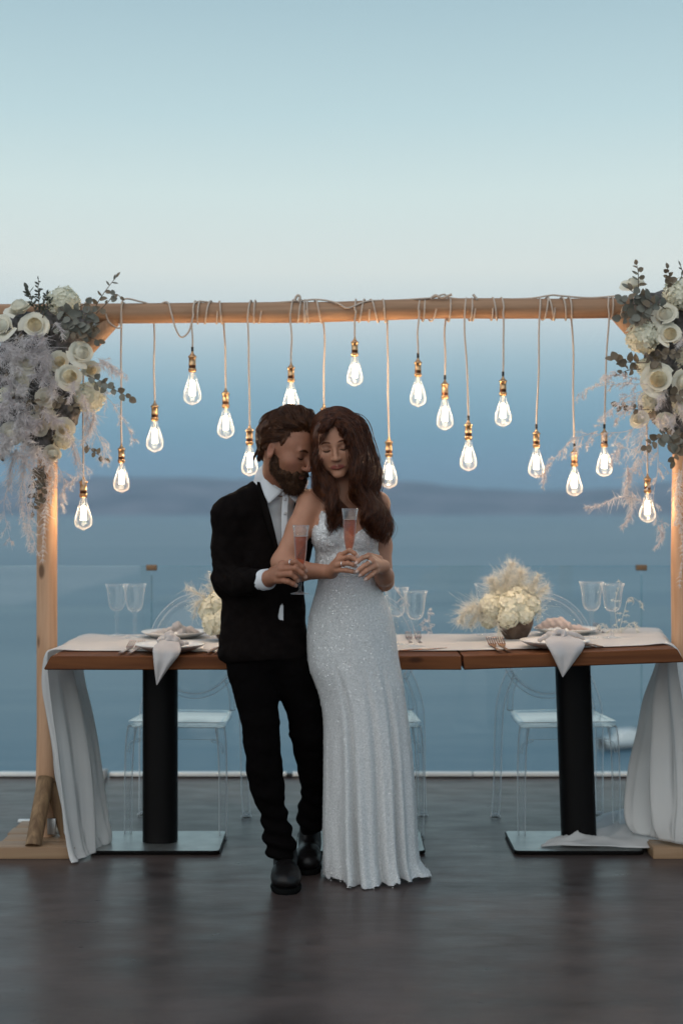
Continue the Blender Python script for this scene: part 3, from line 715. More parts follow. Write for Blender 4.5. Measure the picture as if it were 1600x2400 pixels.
cut('fork', fm, 282, 5.035, -4, 'outer rose gold fork at the long table edge, closer to the short gauze fall', 1.12); cut('fork', fm, 303, 5.03, -4, 'inner rose gold fork at the long table edge, right beside the napkin plate', 1.12)
cut('knife', km, 485, 5.03, -6, 'rose gold knife right beside the long table plate'); cut('knife', km, 502, 5.03, -6, 'rose gold knife on the long table closest to the dark suit')
cut('fork', fm, 1172, 5.045, 3, 'outer rose gold fork before the hydrangea bowl, closer to the table joint', 1.3); cut('fork', fm, 1192, 5.04, 2, 'inner rose gold fork before the hydrangea bowl, beside the short table plate', 1.3)
cut('knife', km, 1393, 5.06, 10, 'rose gold knife right beside the hanging napkin of the short table'); cut('knife', km, 1411, 5.06, 10, 'second rose gold knife from the hanging napkin of the short table')
cut('fork', fm, 962, 5.42, 0, 'rose gold fork with raised tips closest to the beaded gown', 1.1); cut('fork', fm, 984, 5.42, 0, 'rose gold fork with raised tips, second from the beaded gown', 1.1)
cut('fork', fm, 1414, 5.62, 0, 'rose gold fork behind the stems of the paired glasses', 1.0)
cut('knife', km, 936, 5.10, -58, 'rose gold knife lying aslant close to the dress')
# ================================================================== pendant lamps
BRS = M('aged_brass', (.66, .44, .25), .34, 1.0, c2=(.50, .31, .16), scale=40); BRD = M('dark_brass', (.12, .05, .025), .4, .9)
CORD = M('beige_textile_cord', (.60, .49, .40), .8, c2=(.50, .40, .32), scale=300); SLV = M('black_sleeve', (.015, .012, .01), .5)
BULB = THIN('bulb_glass', (.985, .985, .98), (1, 1, 1), .6, .015, 0, .014, .34, 3.0)
FIL = EMIT('glowing_filament', (1, .80, .52), 38); FIL.cycles.emission_sampling = 'NONE'
CARR = M('filament_stem_glass', (.85, .85, .82), .2, transp=.6)
def sock(prof): return G().lathe(prof, n=24)
capm = sock([(0, 0), (.0035, -.001), (.0045, -.008), (.010, -.016), (.0142, -.019), (.0158, -.021), (.0158, -.024), (.0125, -.0255), (.0125, -.048), (.0138, -.0495), (.0138, -.052), (.0128, -.0525)]).mesh('socket_cap', BRS)
colm = sock([(.0124, -.0525), (.0124, -.063), (.0118, -.0645)]).mesh('socket_collar', BRD)
rngm = sock([(.0122, -.0632), (.0150, -.0645), (.0152, -.0675), (.0140, -.0695), (.0132, -.077), (.0110, -.0775)]).mesh('socket_ring', BRS)
bz = [(.0108, -.077), (.0112, -.085), (.0135, -.096), (.0185, -.113), (.0245, -.132), (.0295, -.149), (.0315, -.162), (.0300, -.173), (.0250, -.182), (.0165, -.1885), (.0065, -.1925), (.0025, -.196), (0, -.1965)]
blbm = G().lathe(cr(bz, 30), n=28).mesh('bulb', BULB)
gf = G()
for k in range(7):
    a = k*2*np.pi/7
    gf.tube([(.0055*math.cos(a), .0055*math.sin(a), -.110), (.0085*math.cos(a+.2), .0085*math.sin(a+.2), -.160)], .0026, 6)
film = gf.mesh('filament', FIL)
stmm = G().lathe([(0, -.078), (.006, -.08), (.0055, -.098), (.0022, -.106), (.0018, -.163), (0, -.164)], n=10).mesh('glass_stem', CARR)
ORD = 'first second third fourth fifth sixth seventh eighth ninth tenth eleventh twelfth thirteenth fourteenth fifteenth sixteenth seventeenth eighteenth'.split()
PN = [0]
def pendant(xt, xb, ytop, ybot, turns=2, side=1, sleeve=False, wrap=.05, dirn=1):
    d = AD+side*.043; top = P(xb, ytop, d); x0 = P(xt, 760, d)[0]
    t = thing('pendant_lamp', top, 'filament bulb in brass socket, '+ORD[PN[0]]+' along the beam from the short gauze fall', 'pendant lamp', 'filament bulbs strung along the arch')
    PN[0] += 1; sc = (ybot-ytop)*d/F/.1965; sc = min(max(sc, .94), 1.06)
    for nm, me in (('socket_cap', capm), ('socket_collar', colm), ('socket_ring', rngm), ('bulb', blbm)):
        o = link(bpy.data.objects.new(nm, me), t); o.scale = (sc,)*3
        if nm == 'bulb':
            for n2, m2 in (('filament', film), ('glass_stem', stmm)): link(bpy.data.objects.new(n2, m2), o)
    if sleeve: g = G(); g.tube([(0, 0, -.002), (0, 0, .014)], .0048, 10); g.obj('cord_sleeve', SLV, t)
    zb = ZB(x0); k = int(24*turns)+1
    if turns > 0:
        a = np.linspace(0, 2*np.pi*turns, k); aa = (np.pi if side < 0 else 0)-dirn*0-a      # ends on the hanging side
        xs = x0+wrap*np.linspace(turns, 0, k)*dirn*.5*(1+.25*np.sin(np.linspace(0, 5, k)+x0*9))
        R = .0425+.0015*np.sin(a*3)
        hel = np.stack([xs, AD+R*np.cos(aa[::-1]), zb+R*np.sin(aa[::-1])], -1)
        hel[:, 0] = xs
    else: hel = np.array([[x0, AD+side*.043, zb+.03]])
    n = 16; tt = np.linspace(0, 1, n)[1:]
    p0 = np.array([x0, d, zb]); drop = p0+(top-p0)*tt[:, None]
    drop[:, 0] += .0035*np.sin(tt*np.pi*1.6+x0*7)*(1-tt)+.0025*np.sin(tt*9+x0*20)*(1-tt)
    path = np.vstack([hel, drop])-top
    g = G(); g.tube(path, .0034, 7); g.obj('cord', CORD, t)
    L = bpy.data.lights.new('bulb_glow', 'POINT'); L.energy = BULB_W; L.color = (1, .64, .36); L.shadow_soft_size = .012
    lo = bpy.data.objects.new('bulb_glow', L); link(lo, t); lo.location = (0, 0, -.135*sc)
BULB_W = 4.2
for a in [(194, 196, 1116, 1243, 1, -1), (283, 285, 1040, 1155, 1, 1), (360, 363, 939, 1061, 0, 1), (452, 451, 822, 950, 3, -1, True), (527, 529, 909, 1029, 1, 1, False, .05, -1),
          (582, 585, 996, 1117, 2, -1), (682, 682, 849, 968, 3, -1), (758, 759, 946, 1066, 2, 1, False, .07, -1), (831, 831, 790, 906, 2, -1), (906, 911, 1023, 1146, 2, 1, False, .06, -1),
          (980, 979, 837, 954, 2, -1, True, .06), (1044, 1042, 888, 1009, 1, 1, True), (1089, 1097, 983, 1105, 2, -1, True), (1180, 1178, 880, 1001, 2, -1, True, .05, -1),
          (1265, 1256, 1003, 1121, 2, -1, True), (1338, 1345, 1048, 1164, 3, 1, True, .06, -1), (1424, 1415, 1003, 1117, 2, -1, True), (1512, 1516, 1110, 1226, 1, 1)]:
    pendant(*a)
# spare cord lying along the beam with one slack loop
o = thing('loose_cord', (0, AD, 2.05), 'beige cord wandering along the top of the log beam with one slack loop', 'cord')
pts = [P(248, 735, 5.335), P(258, 757, 5.335), P(284, 766, 5.335), P(288, 704, 5.34), P(330, 707, 5.36), P(365, 716, 5.38), P(392, 708, 5.36), P(402, 735, 5.332), P(412, 770, 5.33), P(425, 790, 5.335), P(442, 778, 5.335), P(452, 745, 5.335), P(460, 708, 5.36), P(520, 712, 5.39),
       P(600, 712, 5.385), P(690, 706, 5.36), P(745, 702, 5.37), P(790, 710, 5.34), P(815, 722, 5.335), P(860, 706, 5.35), P(925, 704, 5.38), P(985, 700, 5.35), P(1012, 698, 5.36), P(1040, 690, 5.36), P(1050, 697, 5.37), P(1100, 702, 5.38), P(1230, 700, 5.38), P(1290, 692, 5.36), P(1310, 693, 5.36), P(1380, 698, 5.38), P(1440, 694, 5.36)]
g = G(); g.tube(cr(pts, 220)-A(0, AD, 2.05), .0034, 7); g.obj('cord', CORD, o)
g = G()
for q in ([P(1008, 700, 5.34), P(1020, 692, 5.34), P(1034, 698, 5.34), P(1058, 690, 5.34)], [P(690, 705, 5.34), P(697, 692, 5.34), P(703, 697, 5.34), P(699, 707, 5.34)], [P(1108, 690, 5.35), P(1114, 698, 5.35), P(1118, 702, 5.35)]): g.tube(cr(q, 14)-A(0, AD, 2.05), .005, 7)
g.obj('knot', CORD, o)

# ================================================================== flowers
PETAL = [M('cream_petal', (.88, .83, .68), .55, c2=(.91, .88, .78), scale=14, transl=.3, spec=.2), M('ivory_petal', (.90, .87, .76), .55, c2=(.87, .82, .66), scale=14, transl=.3, spec=.2)]
INNER = M('warm_inner_petal', (.86, .78, .58), .55, c2=(.82, .68, .43), scale=16, transl=.3, spec=.2)
HYD = M('white_hydrangea', (.88, .85, .73), .6, c2=(.80, .78, .60), scale=18, transl=.3, spec=.15)
EUC = [M('eucalyptus_grey', (.15, .155, .125), .5, c2=(.23, .225, .19), scale=22, spec=.3, transl=.12), M('eucalyptus_bronze', (.15, .115, .075), .5, c2=(.24, .19, .135), scale=22, spec=.3, transl=.12)]
STEM = M('brown_stem', (.13, .10, .07), .7); DKL = M('dark_ruscus', (.03, .04, .028), .45, c2=(.055, .06, .04), scale=20)
FEA = M('bleached_fern', (.86, .82, .80), .8, c2=(.74, .69, .69), scale=10, transl=.45, spec=.1); PAM = M('pampas_cream', (.88, .86, .79), .8, c2=(.80, .77, .68), scale=10, transl=.35, spec=.1)
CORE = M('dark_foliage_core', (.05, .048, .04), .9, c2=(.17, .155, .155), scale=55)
def petal_patch(r, w, hgt, curl, n=5, ruff=.0, seed=0, close=0.0):
    u = np.linspace(-1, 1, n); v = np.linspace(0, 1, n); U, V_ = np.meshgrid(u, v, indexing='ij')
    ww = w*np.sin(np.clip(V_*.82+.18, 0, 1)*np.pi*.62)**.8
    th = U*ww/max(r, .3); rad = r*np.sin(np.pi*(.14+(.36+.34*close)*V_))+curl*V_**4
    z = hgt*V_-.25*hgt*np.abs(U)**2.5*V_-abs(curl)*.5*V_**6+ruff*np.sin(U*5+seed)*V_
    return np.stack([rad*np.sin(th), rad*np.cos(th), z], -1)
def rose_meshes():
    out = []
    for vr in range(3):
        g = G(); rs = random.Random(vr)
        for k in range(22):
            q = k/22; r = .09+.60*q; pt = petal_patch(r, .45+.45*q, 1.0-.22*q+rs.uniform(-.04, .04), .02*q, 5, .02, k, .95-.45*q)
            a = k*2.4+rs.uniform(-.3, .3); c, s = math.cos(a), math.sin(a)
            g.grid(pt@np.array([[c, -s, 0], [s, c, 0], [0, 0, 1]]).T+A(0, 0, .05*(1-q)))
        g.lathe([(0, -.22), (.16, -.15), (.3, .05)], n=10); g.lathe([(.0, .96), (.05, .92), (.2, .84), (.4, .72), (.58, .58), (.64, .3)], n=12)
        out.append(g.mesh('rose', [INNER if vr == 0 else PETAL[vr % 2]]))
    pts = []
    for vr in range(3):
        g = G(); g.grid(petal_patch(.72+.08*vr, .95, .80-.09*vr, .22+.10*vr, 6, .05, vr*2)); pts.append(g.mesh('petal', PETAL[vr % 2]))
    return out, pts
RCORE, RPET = rose_meshes()
def rose(parent, base, pos, r, d, vr, open_=1.0):
    o = bpy.data.objects.new('rose', RCORE[vr]); link(o, parent)
    m3 = Matrix(aim(d).tolist()); o.matrix_local = Matrix.LocRotScale(Vector((pos-base).tolist()), m3.to_quaternion()@Euler((0, 0, random.uniform(0, 6))).to_quaternion(), Vector((r, r, r)))
    n = 11
    for k in range(n):
        p = bpy.data.objects.new('petal', RPET[(k % 3) if k > 3 else 0]); link(p, o)
        a = k*2.399+random.uniform(-.2, .2); s = (.80+.42*k/n)*random.uniform(.93, 1.05)*(.92+.08*open_)
        p.matrix_local = Matrix.LocRotScale(Vector((0, 0, -.04-.26*k/n)), Euler((random.uniform(-.08, .08), random.uniform(-.08, .08), a)), Vector((s, s, s*random.uniform(.9, 1.0))))
    return o
def hydra_mesh(seed, n=120):
    rg = np.random.default_rng(seed); g = G()
    i = np.arange(n)+.5; ph = np.arccos(1-1.75*i/n); th = np.pi*(1+5**.5)*i
    D = np.stack([np.cos(th)*np.sin(ph), np.sin(th)*np.sin(ph), np.cos(ph)], -1)
    for k in range(n):
        R = aim(D[k]+rg.normal(size=3)*.22); a0 = rg.uniform(0, 6); c = D[k]*(.86+rg.uniform(-.1, .12)); sz = .215*rg.uniform(.85, 1.2)
        for q in range(4):
            a = a0+q*np.pi/2; e = np.array([math.cos(a), math.sin(a)]); f = np.array([-e[1], e[0]])
            pt = np.array([(0, 0, 0), (*(e*.45+f*.42), .10), (*(e*1.0+f*.25), .18+rg.uniform(-.1, .15)), (*(e*1.0-f*.25), .18+rg.uniform(-.1, .15)), (*(e*.45-f*.42), .10)])*sz
            g.add(pt@R.T+c, [np.array([[0, 1, 2], [0, 2, 3], [0, 3, 4]])])
    g.lathe([(0, .72), (.4, .6), (.68, .25), (.7, -.1), (.45, -.5), (0, -.6)], n=14)
    return g.mesh('hydrangea', HYD)
HYM = [hydra_mesh(1), hydra_mesh(2)]
def hydra(parent, base, pos, r, d):
    o = bpy.data.objects.new('hydrangea', random.choice(HYM)); link(o, parent)
    o.matrix_local = Matrix.LocRotScale(Vector((pos-base).tolist()), Matrix(aim(d).tolist()).to_quaternion()@Euler((0, 0, random.uniform(0, 6))).to_quaternion(), Vector((r, r, r*.92))); return o
def leaf_mesh(w, seed, mat):
    g = G(); n = 6; t = np.linspace(0, 1, n); hw = w*np.sin(t**.8*np.pi)**.62; z = .12*np.sin(t*np.pi*.8)*(1 if seed else -.6)
    g.grid(np.stack([np.stack([-hw, t, z+hw*.30], -1), np.stack([0*t, t, z], -1), np.stack([hw, t, z+hw*.30], -1)], 1)); return g.mesh('leaf', mat)
EL = [leaf_mesh(.44, 0, EUC[0]), leaf_mesh(.40, 1, EUC[0]), leaf_mesh(.42, 0, EUC[1]), leaf_mesh(.30, 1, EUC[1])]
LL = [leaf_mesh(.17, 0, EUC[0]), leaf_mesh(.2, 1, EUC[1])]; DL = [leaf_mesh(.2, 0, DKL), leaf_mesh(.24, 1, DKL)]
def sprig(parent, base, pts, nl, size, kinds, spread=1.0, opp=True, tilt=.7):
    path = cr(pts, 24)-base; g = G(); g.tube(path, np.linspace(.0022, .0010, 24), 5); s = g.obj('eucalyptus_sprig', STEM, parent)
    T = np.gradient(path, axis=0)
    for k in range(nl):
        f = .12+.88*(k+.5)/nl; i = min(23, int(f*23)); t = T[i]/np.linalg.norm(T[i])
        rv = RNG.normal(size=3); rv[1] = rv[1]*.6-.35; side = np.cross(t, [0, 1., 0]); side /= np.linalg.norm(side)+1e-9
        d = t*tilt+(side*(1 if k % 2 else -1)*1.0+rv*.45)*spread; d /= np.linalg.norm(d)
        if k == nl-1: d = t
        y = Vector(d.tolist()); nrm = Vector((RNG.normal()*.55, -1.0, RNG.normal()*.55)); x = y.cross(nrm).normalized(); z = x.cross(y)
        R = Matrix((x, y, z)).transposed(); sz = size*random.uniform(.75, 1.15)*(1-.25*f)
        o = bpy.data.objects.new('leaf', random.choice(kinds)); link(o, s); o.matrix_local = Matrix.LocRotScale(Vector(path[i].tolist()), R.to_quaternion(), Vector((sz, sz, sz)))
    return s
def plume(parent, base, pts, nf, length, mat, droop=.3, width=1.0, name='fern_plume', r=.0011, stem=True):
    n = 30; path = cr(pts, n)-base; T = np.gradient(path, axis=0); T /= np.linalg.norm(T, axis=1)[:, None]
    g = G()
    if stem: g.tube(path, np.linspace(.0014, .0006, n), 4, cap=False)
    f = RNG.uniform(.05, 1, nf); i = (f*(n-1)).astype(int); rt = path[i]; t = T[i]
    rv = RNG.normal(size=(nf, 3)); rv -= (rv*t).sum(1)[:, None]*t; rv /= np.linalg.norm(rv, axis=1)[:, None]
    d0 = t*RNG.uniform(.5, 1.1, (nf, 1))+rv*width; d0 /= np.linalg.norm(d0, axis=1)[:, None]
    L = length*RNG.uniform(.35, 1, nf)*(1.05-.7*f); m = 5; s = np.linspace(0, 1, m)
    pth = rt[:, None]+d0[:, None]*(L[:, None]*s)[..., None]; pth[..., 2] -= droop*(L[:, None]*s**2)
    pth += RNG.normal(size=(nf, 1, 3))*(L[:, None, None]*.45)*(s**2)[None, :, None]
    strands(g, pth, np.repeat((r*(1-.6*s))[None], nf, 0), 2)
    return g.obj(name, mat, parent)
def fern(parent, base, pts, nb, blen, nf, flen, mat, droop=.4):      # airy asparagus-like branch: side twigs with threads
    path = cr(pts, 30)-base; T = np.gradient(path, axis=0); T /= np.linalg.norm(T, axis=1)[:, None]; g = G(); g.tube(path, np.linspace(.0016, .0006, 30), 4, cap=False)
    for k in range(nb):
        f = .1+.9*(k+RNG.uniform())/nb; i = min(29, int(f*29)); rv = RNG.normal(size=3); rv -= rv@T[i]*T[i]; rv /= np.linalg.norm(rv)
        d = T[i]*.7+rv; d /= np.linalg.norm(d); L = blen*RNG.uniform(.5, 1)*(1.1-.7*f); s = np.linspace(0, 1, 8)[:, None]
        tw = path[i]+d*L*s; tw[:, 2] -= droop*L*s[:, 0]**2; g.tube(tw, .0006, 3, cap=False)
        n_ = nf; ii = RNG.integers(1, 8, n_); dd = d*.6+RNG.normal(size=(n_, 3))*.8; dd /= np.linalg.norm(dd, axis=1)[:, None]
        q = np.linspace(0, 1, 4); pth = tw[ii][:, None]+dd[:, None]*(flen*RNG.uniform(.4, 1, (n_, 1))*q)[..., None]; pth[..., 2] -= .25*flen*q**2
        strands(g, pth, np.repeat((.0009*(1-.5*q))[None], n_, 0), 2)
    return g.obj('fern_plume', mat, parent)
def pd(cx, cy, px, py):                                   # facing: outward from cluster middle and to the viewer
    return A((px-cx)/220+RNG.normal()*.12, -1, -(py-cy)/300+.1+RNG.normal()*.12)
# ------------ cluster at the corner near the short gauze fall
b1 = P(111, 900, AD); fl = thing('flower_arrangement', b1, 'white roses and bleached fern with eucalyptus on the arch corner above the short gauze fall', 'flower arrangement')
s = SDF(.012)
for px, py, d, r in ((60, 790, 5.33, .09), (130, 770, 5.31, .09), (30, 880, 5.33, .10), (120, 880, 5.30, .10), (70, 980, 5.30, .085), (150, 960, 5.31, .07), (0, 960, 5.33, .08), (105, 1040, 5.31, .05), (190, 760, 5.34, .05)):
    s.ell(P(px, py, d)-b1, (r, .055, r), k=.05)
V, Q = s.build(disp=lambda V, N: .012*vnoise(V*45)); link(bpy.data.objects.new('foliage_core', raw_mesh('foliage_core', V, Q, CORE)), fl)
for px, py, r, d, vr in ((49, 728, 30, 5.25, 1), (83, 768, 29, 5.22, 0), (10, 768, 29, 5.22, 1), (191, 830, 27, 5.22, 2), (140, 848, 22, 5.22, 0), (162, 884, 28, 5.20, 0), (70, 850, 24, 5.21, 2), (52, 898, 25, 5.22, 1),
                         (31, 1018, 25, 5.22, 2), (150, 1004, 23, 5.24, 0), (126, 1060, 20, 5.26, 1), (108, 930, 22, 5.22, 2), (214, 868, 20, 5.28, 0), (92, 1000, 22, 5.23, 1)):
    rose(fl, b1, P(px, py, d), r/F*d*.93, pd(100, 880, px, py)+(A(-.2, 0, .9) if py < 740 else 0), vr)
for px, py, r, d in ((150, 708, 40, 5.28), (212, 930, 36, 5.27), (118, 860, 26, 5.27), (105, 975, 32, 5.26), (20, 930, 26, 5.27), (150, 1030, 24, 5.28)):
    hydra(fl, b1, P(px, py, d), r/F*d, pd(100, 880, px, py)+(A(0, 0, 1.0) if py < 720 else 0))
for pts, nl, sz, kd in [([(215, 740, 5.27), (232, 705, 5.26), (258, 668, 5.25), (277, 645, 5.25)], 9, .034, LL+EL[3:]), ([(225, 735, 5.26), (250, 712, 5.25), (270, 690, 5.24), (286, 698, 5.24)], 6, .030, EL),
        ([(130, 740, 5.22), (160, 735, 5.2), (190, 730, 5.2), (218, 742, 5.22)], 10, .045, EL[:2]), ([(120, 760, 5.22), (160, 775, 5.19), (195, 780, 5.2), (222, 768, 5.22)], 12, .046, EL), ([(140, 720, 5.2), (175, 755, 5.18), (200, 790, 5.19)], 9, .045, EL[:2]),
        ([(185, 720, 5.23), (208, 712, 5.22), (216, 740, 5.22), (222, 770, 5.22)], 8, .040, EL), ([(170, 790, 5.2), (190, 770, 5.19), (212, 790, 5.2), (236, 800, 5.22)], 8, .036, EL), ([(210, 890, 5.2), (245, 905, 5.17), (278, 918, 5.16), (312, 938, 5.16)], 9, .036, EL[:3]),
        ([(205, 880, 5.2), (235, 892, 5.18), (262, 905, 5.17)], 6, .036, EL), ([(195, 1030, 5.24), (215, 1055, 5.22), (232, 1066, 5.22), (250, 1078, 5.22)], 6, .030, EL[2:]), ([(120, 930, 5.19), (140, 945, 5.17), (165, 950, 5.17), (180, 962, 5.18)], 7, .038, EL[2:]),
        ([(96, 1085, 5.27), (90, 1120, 5.26), (84, 1160, 5.26), (76, 1205, 5.26)], 13, .038, EL), ([(104, 1090, 5.27), (98, 1130, 5.27), (100, 1170, 5.27)], 8, .034, EL[2:]), ([(20, 1040, 5.2), (8, 1060, 5.2), (-6, 1080, 5.2)], 5, .038, EL[2:]), ([(20, 820, 5.22), (45, 800, 5.2), (62, 790, 5.2)], 5, .032, EL),
        ([(10, 860, 5.2), (30, 900, 5.18), (40, 960, 5.18)], 6, .03, EL[2:]), ([(60, 930, 5.19), (90, 950, 5.18), (110, 985, 5.18)], 6, .032, EL[2:])]:
    sprig(fl, b1, [P(*q) for q in pts], nl, sz, kd)
for pts, nl, sz in [([(90, 735, 5.24), (92, 705, 5.24), (90, 680, 5.24), (91, 652, 5.24)], 16, .022), ([(95, 735, 5.24), (105, 705, 5.23), (112, 685, 5.23)], 13, .022), ([(85, 735, 5.24), (75, 705, 5.23), (62, 680, 5.23)], 9, .03), ([(100, 745, 5.22), (108, 722, 5.21), (122, 700, 5.21)], 12, .02), ([(70, 700, 5.23), (72, 690, 5.22), (64, 674, 5.22)], 4, .034)]:
    sprig(fl, b1, [P(*q) for q in pts], nl, sz, DL, .9)
for k in range(52):                                       # bleached fern over the mass
    x, y = RNG.uniform(-10, 120), RNG.uniform(770, 1060)
    a = RNG.uniform(-.9, .9); e = RNG.uniform(40, 75); pts = [(x, y, 5.22), (x+math.sin(a)*e*.5, y+e*.25, 5.17), (x+math.sin(a)*e, y+e*RNG.uniform(.2, .9), 5.15)]
    plume(fl, b1, [P(*q) for q in pts], 230, .042, FEA, .25, 1.2)
for pts, nf, ln in [([(130, 755, 5.2), (142, 770, 5.17), (148, 795, 5.16)], 120, .03), ([(175, 890, 5.18), (170, 915, 5.15), (160, 945, 5.14)], 170, .035), ([(190, 920, 5.2), (205, 960, 5.19), (200, 1010, 5.19)], 260, .045), ([(220, 960, 5.22), (215, 1000, 5.21), (190, 1045, 5.21)], 260, .045),
        ([(230, 840, 5.22), (262, 860, 5.2), (285, 880, 5.2)], 150, .035), ([(150, 1000, 5.2), (170, 1040, 5.19), (180, 1090, 5.19)], 220, .04), ([(60, 1060, 5.2), (55, 1110, 5.2), (50, 1170, 5.21), (60, 1250, 5.22)], 420, .05), ([(40, 1050, 5.2), (25, 1100, 5.2), (20, 1150, 5.2)], 260, .05),
        ([(100, 1080, 5.27), (112, 1150, 5.28), (105, 1220, 5.29), (100, 1320, 5.31)], 420, .035), ([(110, 1060, 5.26), (125, 1110, 5.27), (118, 1180, 5.28)], 260, .04), ([(70, 1080, 5.2), (75, 1150, 5.2), (66, 1230, 5.2), (70, 1290, 5.2)], 300, .045)]:
    plume(fl, b1, [P(*q) for q in pts], nf, ln, FEA, .35)
for pts in [[(200, 900, 5.22), (250, 930, 5.2), (290, 985, 5.2), (318, 1040, 5.2)], [(210, 860, 5.22), (250, 850, 5.2), (300, 880, 5.2)], [(180, 1050, 5.22), (190, 1100, 5.22), (160, 1140, 5.23)], [(130, 1080, 5.26), (150, 1130, 5.26), (140, 1190, 5.26)], [(40, 1100, 5.2), (10, 1180, 5.2), (30, 1290, 5.2)], [(60, 1150, 5.2), (70, 1230, 5.2), (90, 1300, 5.22)], [(210, 990, 5.2), (240, 1040, 5.2), (245, 1080, 5.2)]]:
    fern(fl, b1, [P(*q) for q in pts], 12, .06, 26, .016, FEA)
# ------------ cluster at the corner near the long gauze fall
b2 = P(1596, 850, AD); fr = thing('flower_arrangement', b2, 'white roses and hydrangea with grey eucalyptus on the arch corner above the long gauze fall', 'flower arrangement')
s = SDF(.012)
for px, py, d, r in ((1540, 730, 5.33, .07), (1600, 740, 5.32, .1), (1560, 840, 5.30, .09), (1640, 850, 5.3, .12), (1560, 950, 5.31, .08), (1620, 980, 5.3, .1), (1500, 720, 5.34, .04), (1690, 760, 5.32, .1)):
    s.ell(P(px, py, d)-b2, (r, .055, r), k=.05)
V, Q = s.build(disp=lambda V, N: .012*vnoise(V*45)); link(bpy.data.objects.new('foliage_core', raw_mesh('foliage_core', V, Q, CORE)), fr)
for px, py, r, d, vr in ((1559, 741, 27, 5.22, 1), (1568, 787, 26, 5.21, 0), (1543, 890, 33, 5.20, 0), (1601, 896, 27, 5.22, 1), (1484, 672, 25, 5.28, 2), (1640, 820, 30, 5.22, 1), (1660, 930, 28, 5.22, 0), (1495, 982, 19, 5.27, 2), (1650, 740, 30, 5.22, 1), (1556, 985, 20, 5.26, 2)):
    rose(fr, b2, P(px, py, d), r/F*d*.93, pd(1590, 850, px, py)+(A(0, 0, .8) if py < 700 else 0), vr)
for px, py, r, d in ((1592, 690, 40, 5.24), (1506, 788, 40, 5.24), (1606, 950, 36, 5.25), (1600, 840, 30, 5.27), (1520, 940, 26, 5.28), (1680, 680, 40, 5.24), (1512, 860, 22, 5.28)):
    hydra(fr, b2, P(px, py, d), r/F*d, pd(1590, 850, px, py))
for pts, nl, sz, kd in [([(1520, 720, 5.22), (1490, 715, 5.2), (1465, 712, 5.2), (1450, 700, 5.2)], 10, .042, EL[:2]), ([(1530, 740, 5.21), (1500, 740, 5.19), (1470, 745, 5.19), (1450, 745, 5.19)], 10, .042, EL), ([(1540, 720, 5.21), (1515, 700, 5.19), (1490, 690, 5.19), (1466, 672, 5.2)], 10, .042, EL), ([(1560, 725, 5.2), (1535, 712, 5.18), (1510, 728, 5.18), (1490, 760, 5.18)], 10, .042, EL[:3]),
        ([(1495, 680, 5.23), (1495, 655, 5.22), (1494, 635, 5.22), (1490, 616, 5.22)], 7, .030, LL+EL[2:]), ([(1560, 690, 5.22), (1566, 665, 5.21), (1567, 645, 5.21), (1562, 625, 5.21)], 7, .036, EL[2:]), ([(1590, 660, 5.22), (1598, 640, 5.21), (1592, 618, 5.21)], 5, .03, LL), ([(1510, 850, 5.2), (1480, 850, 5.18), (1455, 845, 5.17), (1430, 842, 5.17)], 8, .040, EL[2:]), ([(1500, 865, 5.2), (1470, 868, 5.18), (1445, 880, 5.17)], 6, .036, EL[2:]),
        ([(1520, 960, 5.22), (1490, 960, 5.2), (1462, 955, 5.2), (1440, 948, 5.2)], 7, .032, EL[2:]), ([(1570, 1000, 5.2), (1550, 1020, 5.18), (1530, 1035, 5.18), (1508, 1050, 5.18)], 9, .042, EL), ([(1590, 1000, 5.19), (1592, 1030, 5.17), (1582, 1060, 5.17), (1575, 1085, 5.17)], 10, .042, EL[1:]), ([(1560, 1010, 5.2), (1580, 1040, 5.18), (1605, 1055, 5.18)], 8, .042, EL[1:]), ([(1540, 820, 5.2), (1560, 830, 5.18), (1590, 825, 5.18)], 8, .036, EL[2:]), ([(1510, 830, 5.2), (1535, 845, 5.18), (1540, 850, 5.18)], 6, .04, EL[2:]), ([(1560, 930, 5.2), (1585, 925, 5.18), (1600, 935, 5.18)], 6, .036, EL[2:])]:
    sprig(fr, b2, [P(*q) for q in pts], nl, sz, kd)
for k in range(10):
    x, y = RNG.uniform(1530, 1640), RNG.uniform(700, 1000); a = RNG.uniform(-.9, .9); e = RNG.uniform(35, 60)
    plume(fr, b2, [P(x, y, 5.22), P(x+math.sin(a)*e*.5, y+e*.3, 5.18), P(x+math.sin(a)*e, y+e*RNG.uniform(.3, .9), 5.16)], 170, .03, FEA, .35)
for pts in [[(1520, 900, 5.2), (1460, 900, 5.17), (1400, 905, 5.15), (1350, 925, 5.15)], [(1520, 910, 5.2), (1470, 930, 5.17), (1430, 960, 5.16), (1400, 1000, 5.16)], [(1500, 890, 5.2), (1450, 880, 5.17), (1410, 880, 5.16)], [(1510, 920, 5.2), (1480, 950, 5.17), (1440, 985, 5.16)], [(1530, 980, 5.2), (1470, 1010, 5.17), (1400, 1020, 5.16), (1330, 1070, 5.16)], [(1400, 1010, 5.17), (1330, 1040, 5.16), (1265, 1120, 5.16)],
            [(1530, 1020, 5.2), (1500, 1080, 5.18), (1470, 1130, 5.17), (1470, 1180, 5.17)], [(1540, 1030, 5.2), (1540, 1100, 5.2), (1530, 1180, 5.2), (1560, 1250, 5.2)], [(1500, 1060, 5.19), (1450, 1050, 5.17), (1430, 1090, 5.17)], [(1600, 1080, 5.25), (1590, 1180, 5.27), (1600, 1260, 5.28)], [(1520, 1000, 5.2), (1500, 1040, 5.19), (1490, 1110, 5.18)]]:
    fern(fr, b2, [P(*q) for q in pts], 15, .055, 30, .016, FEA)
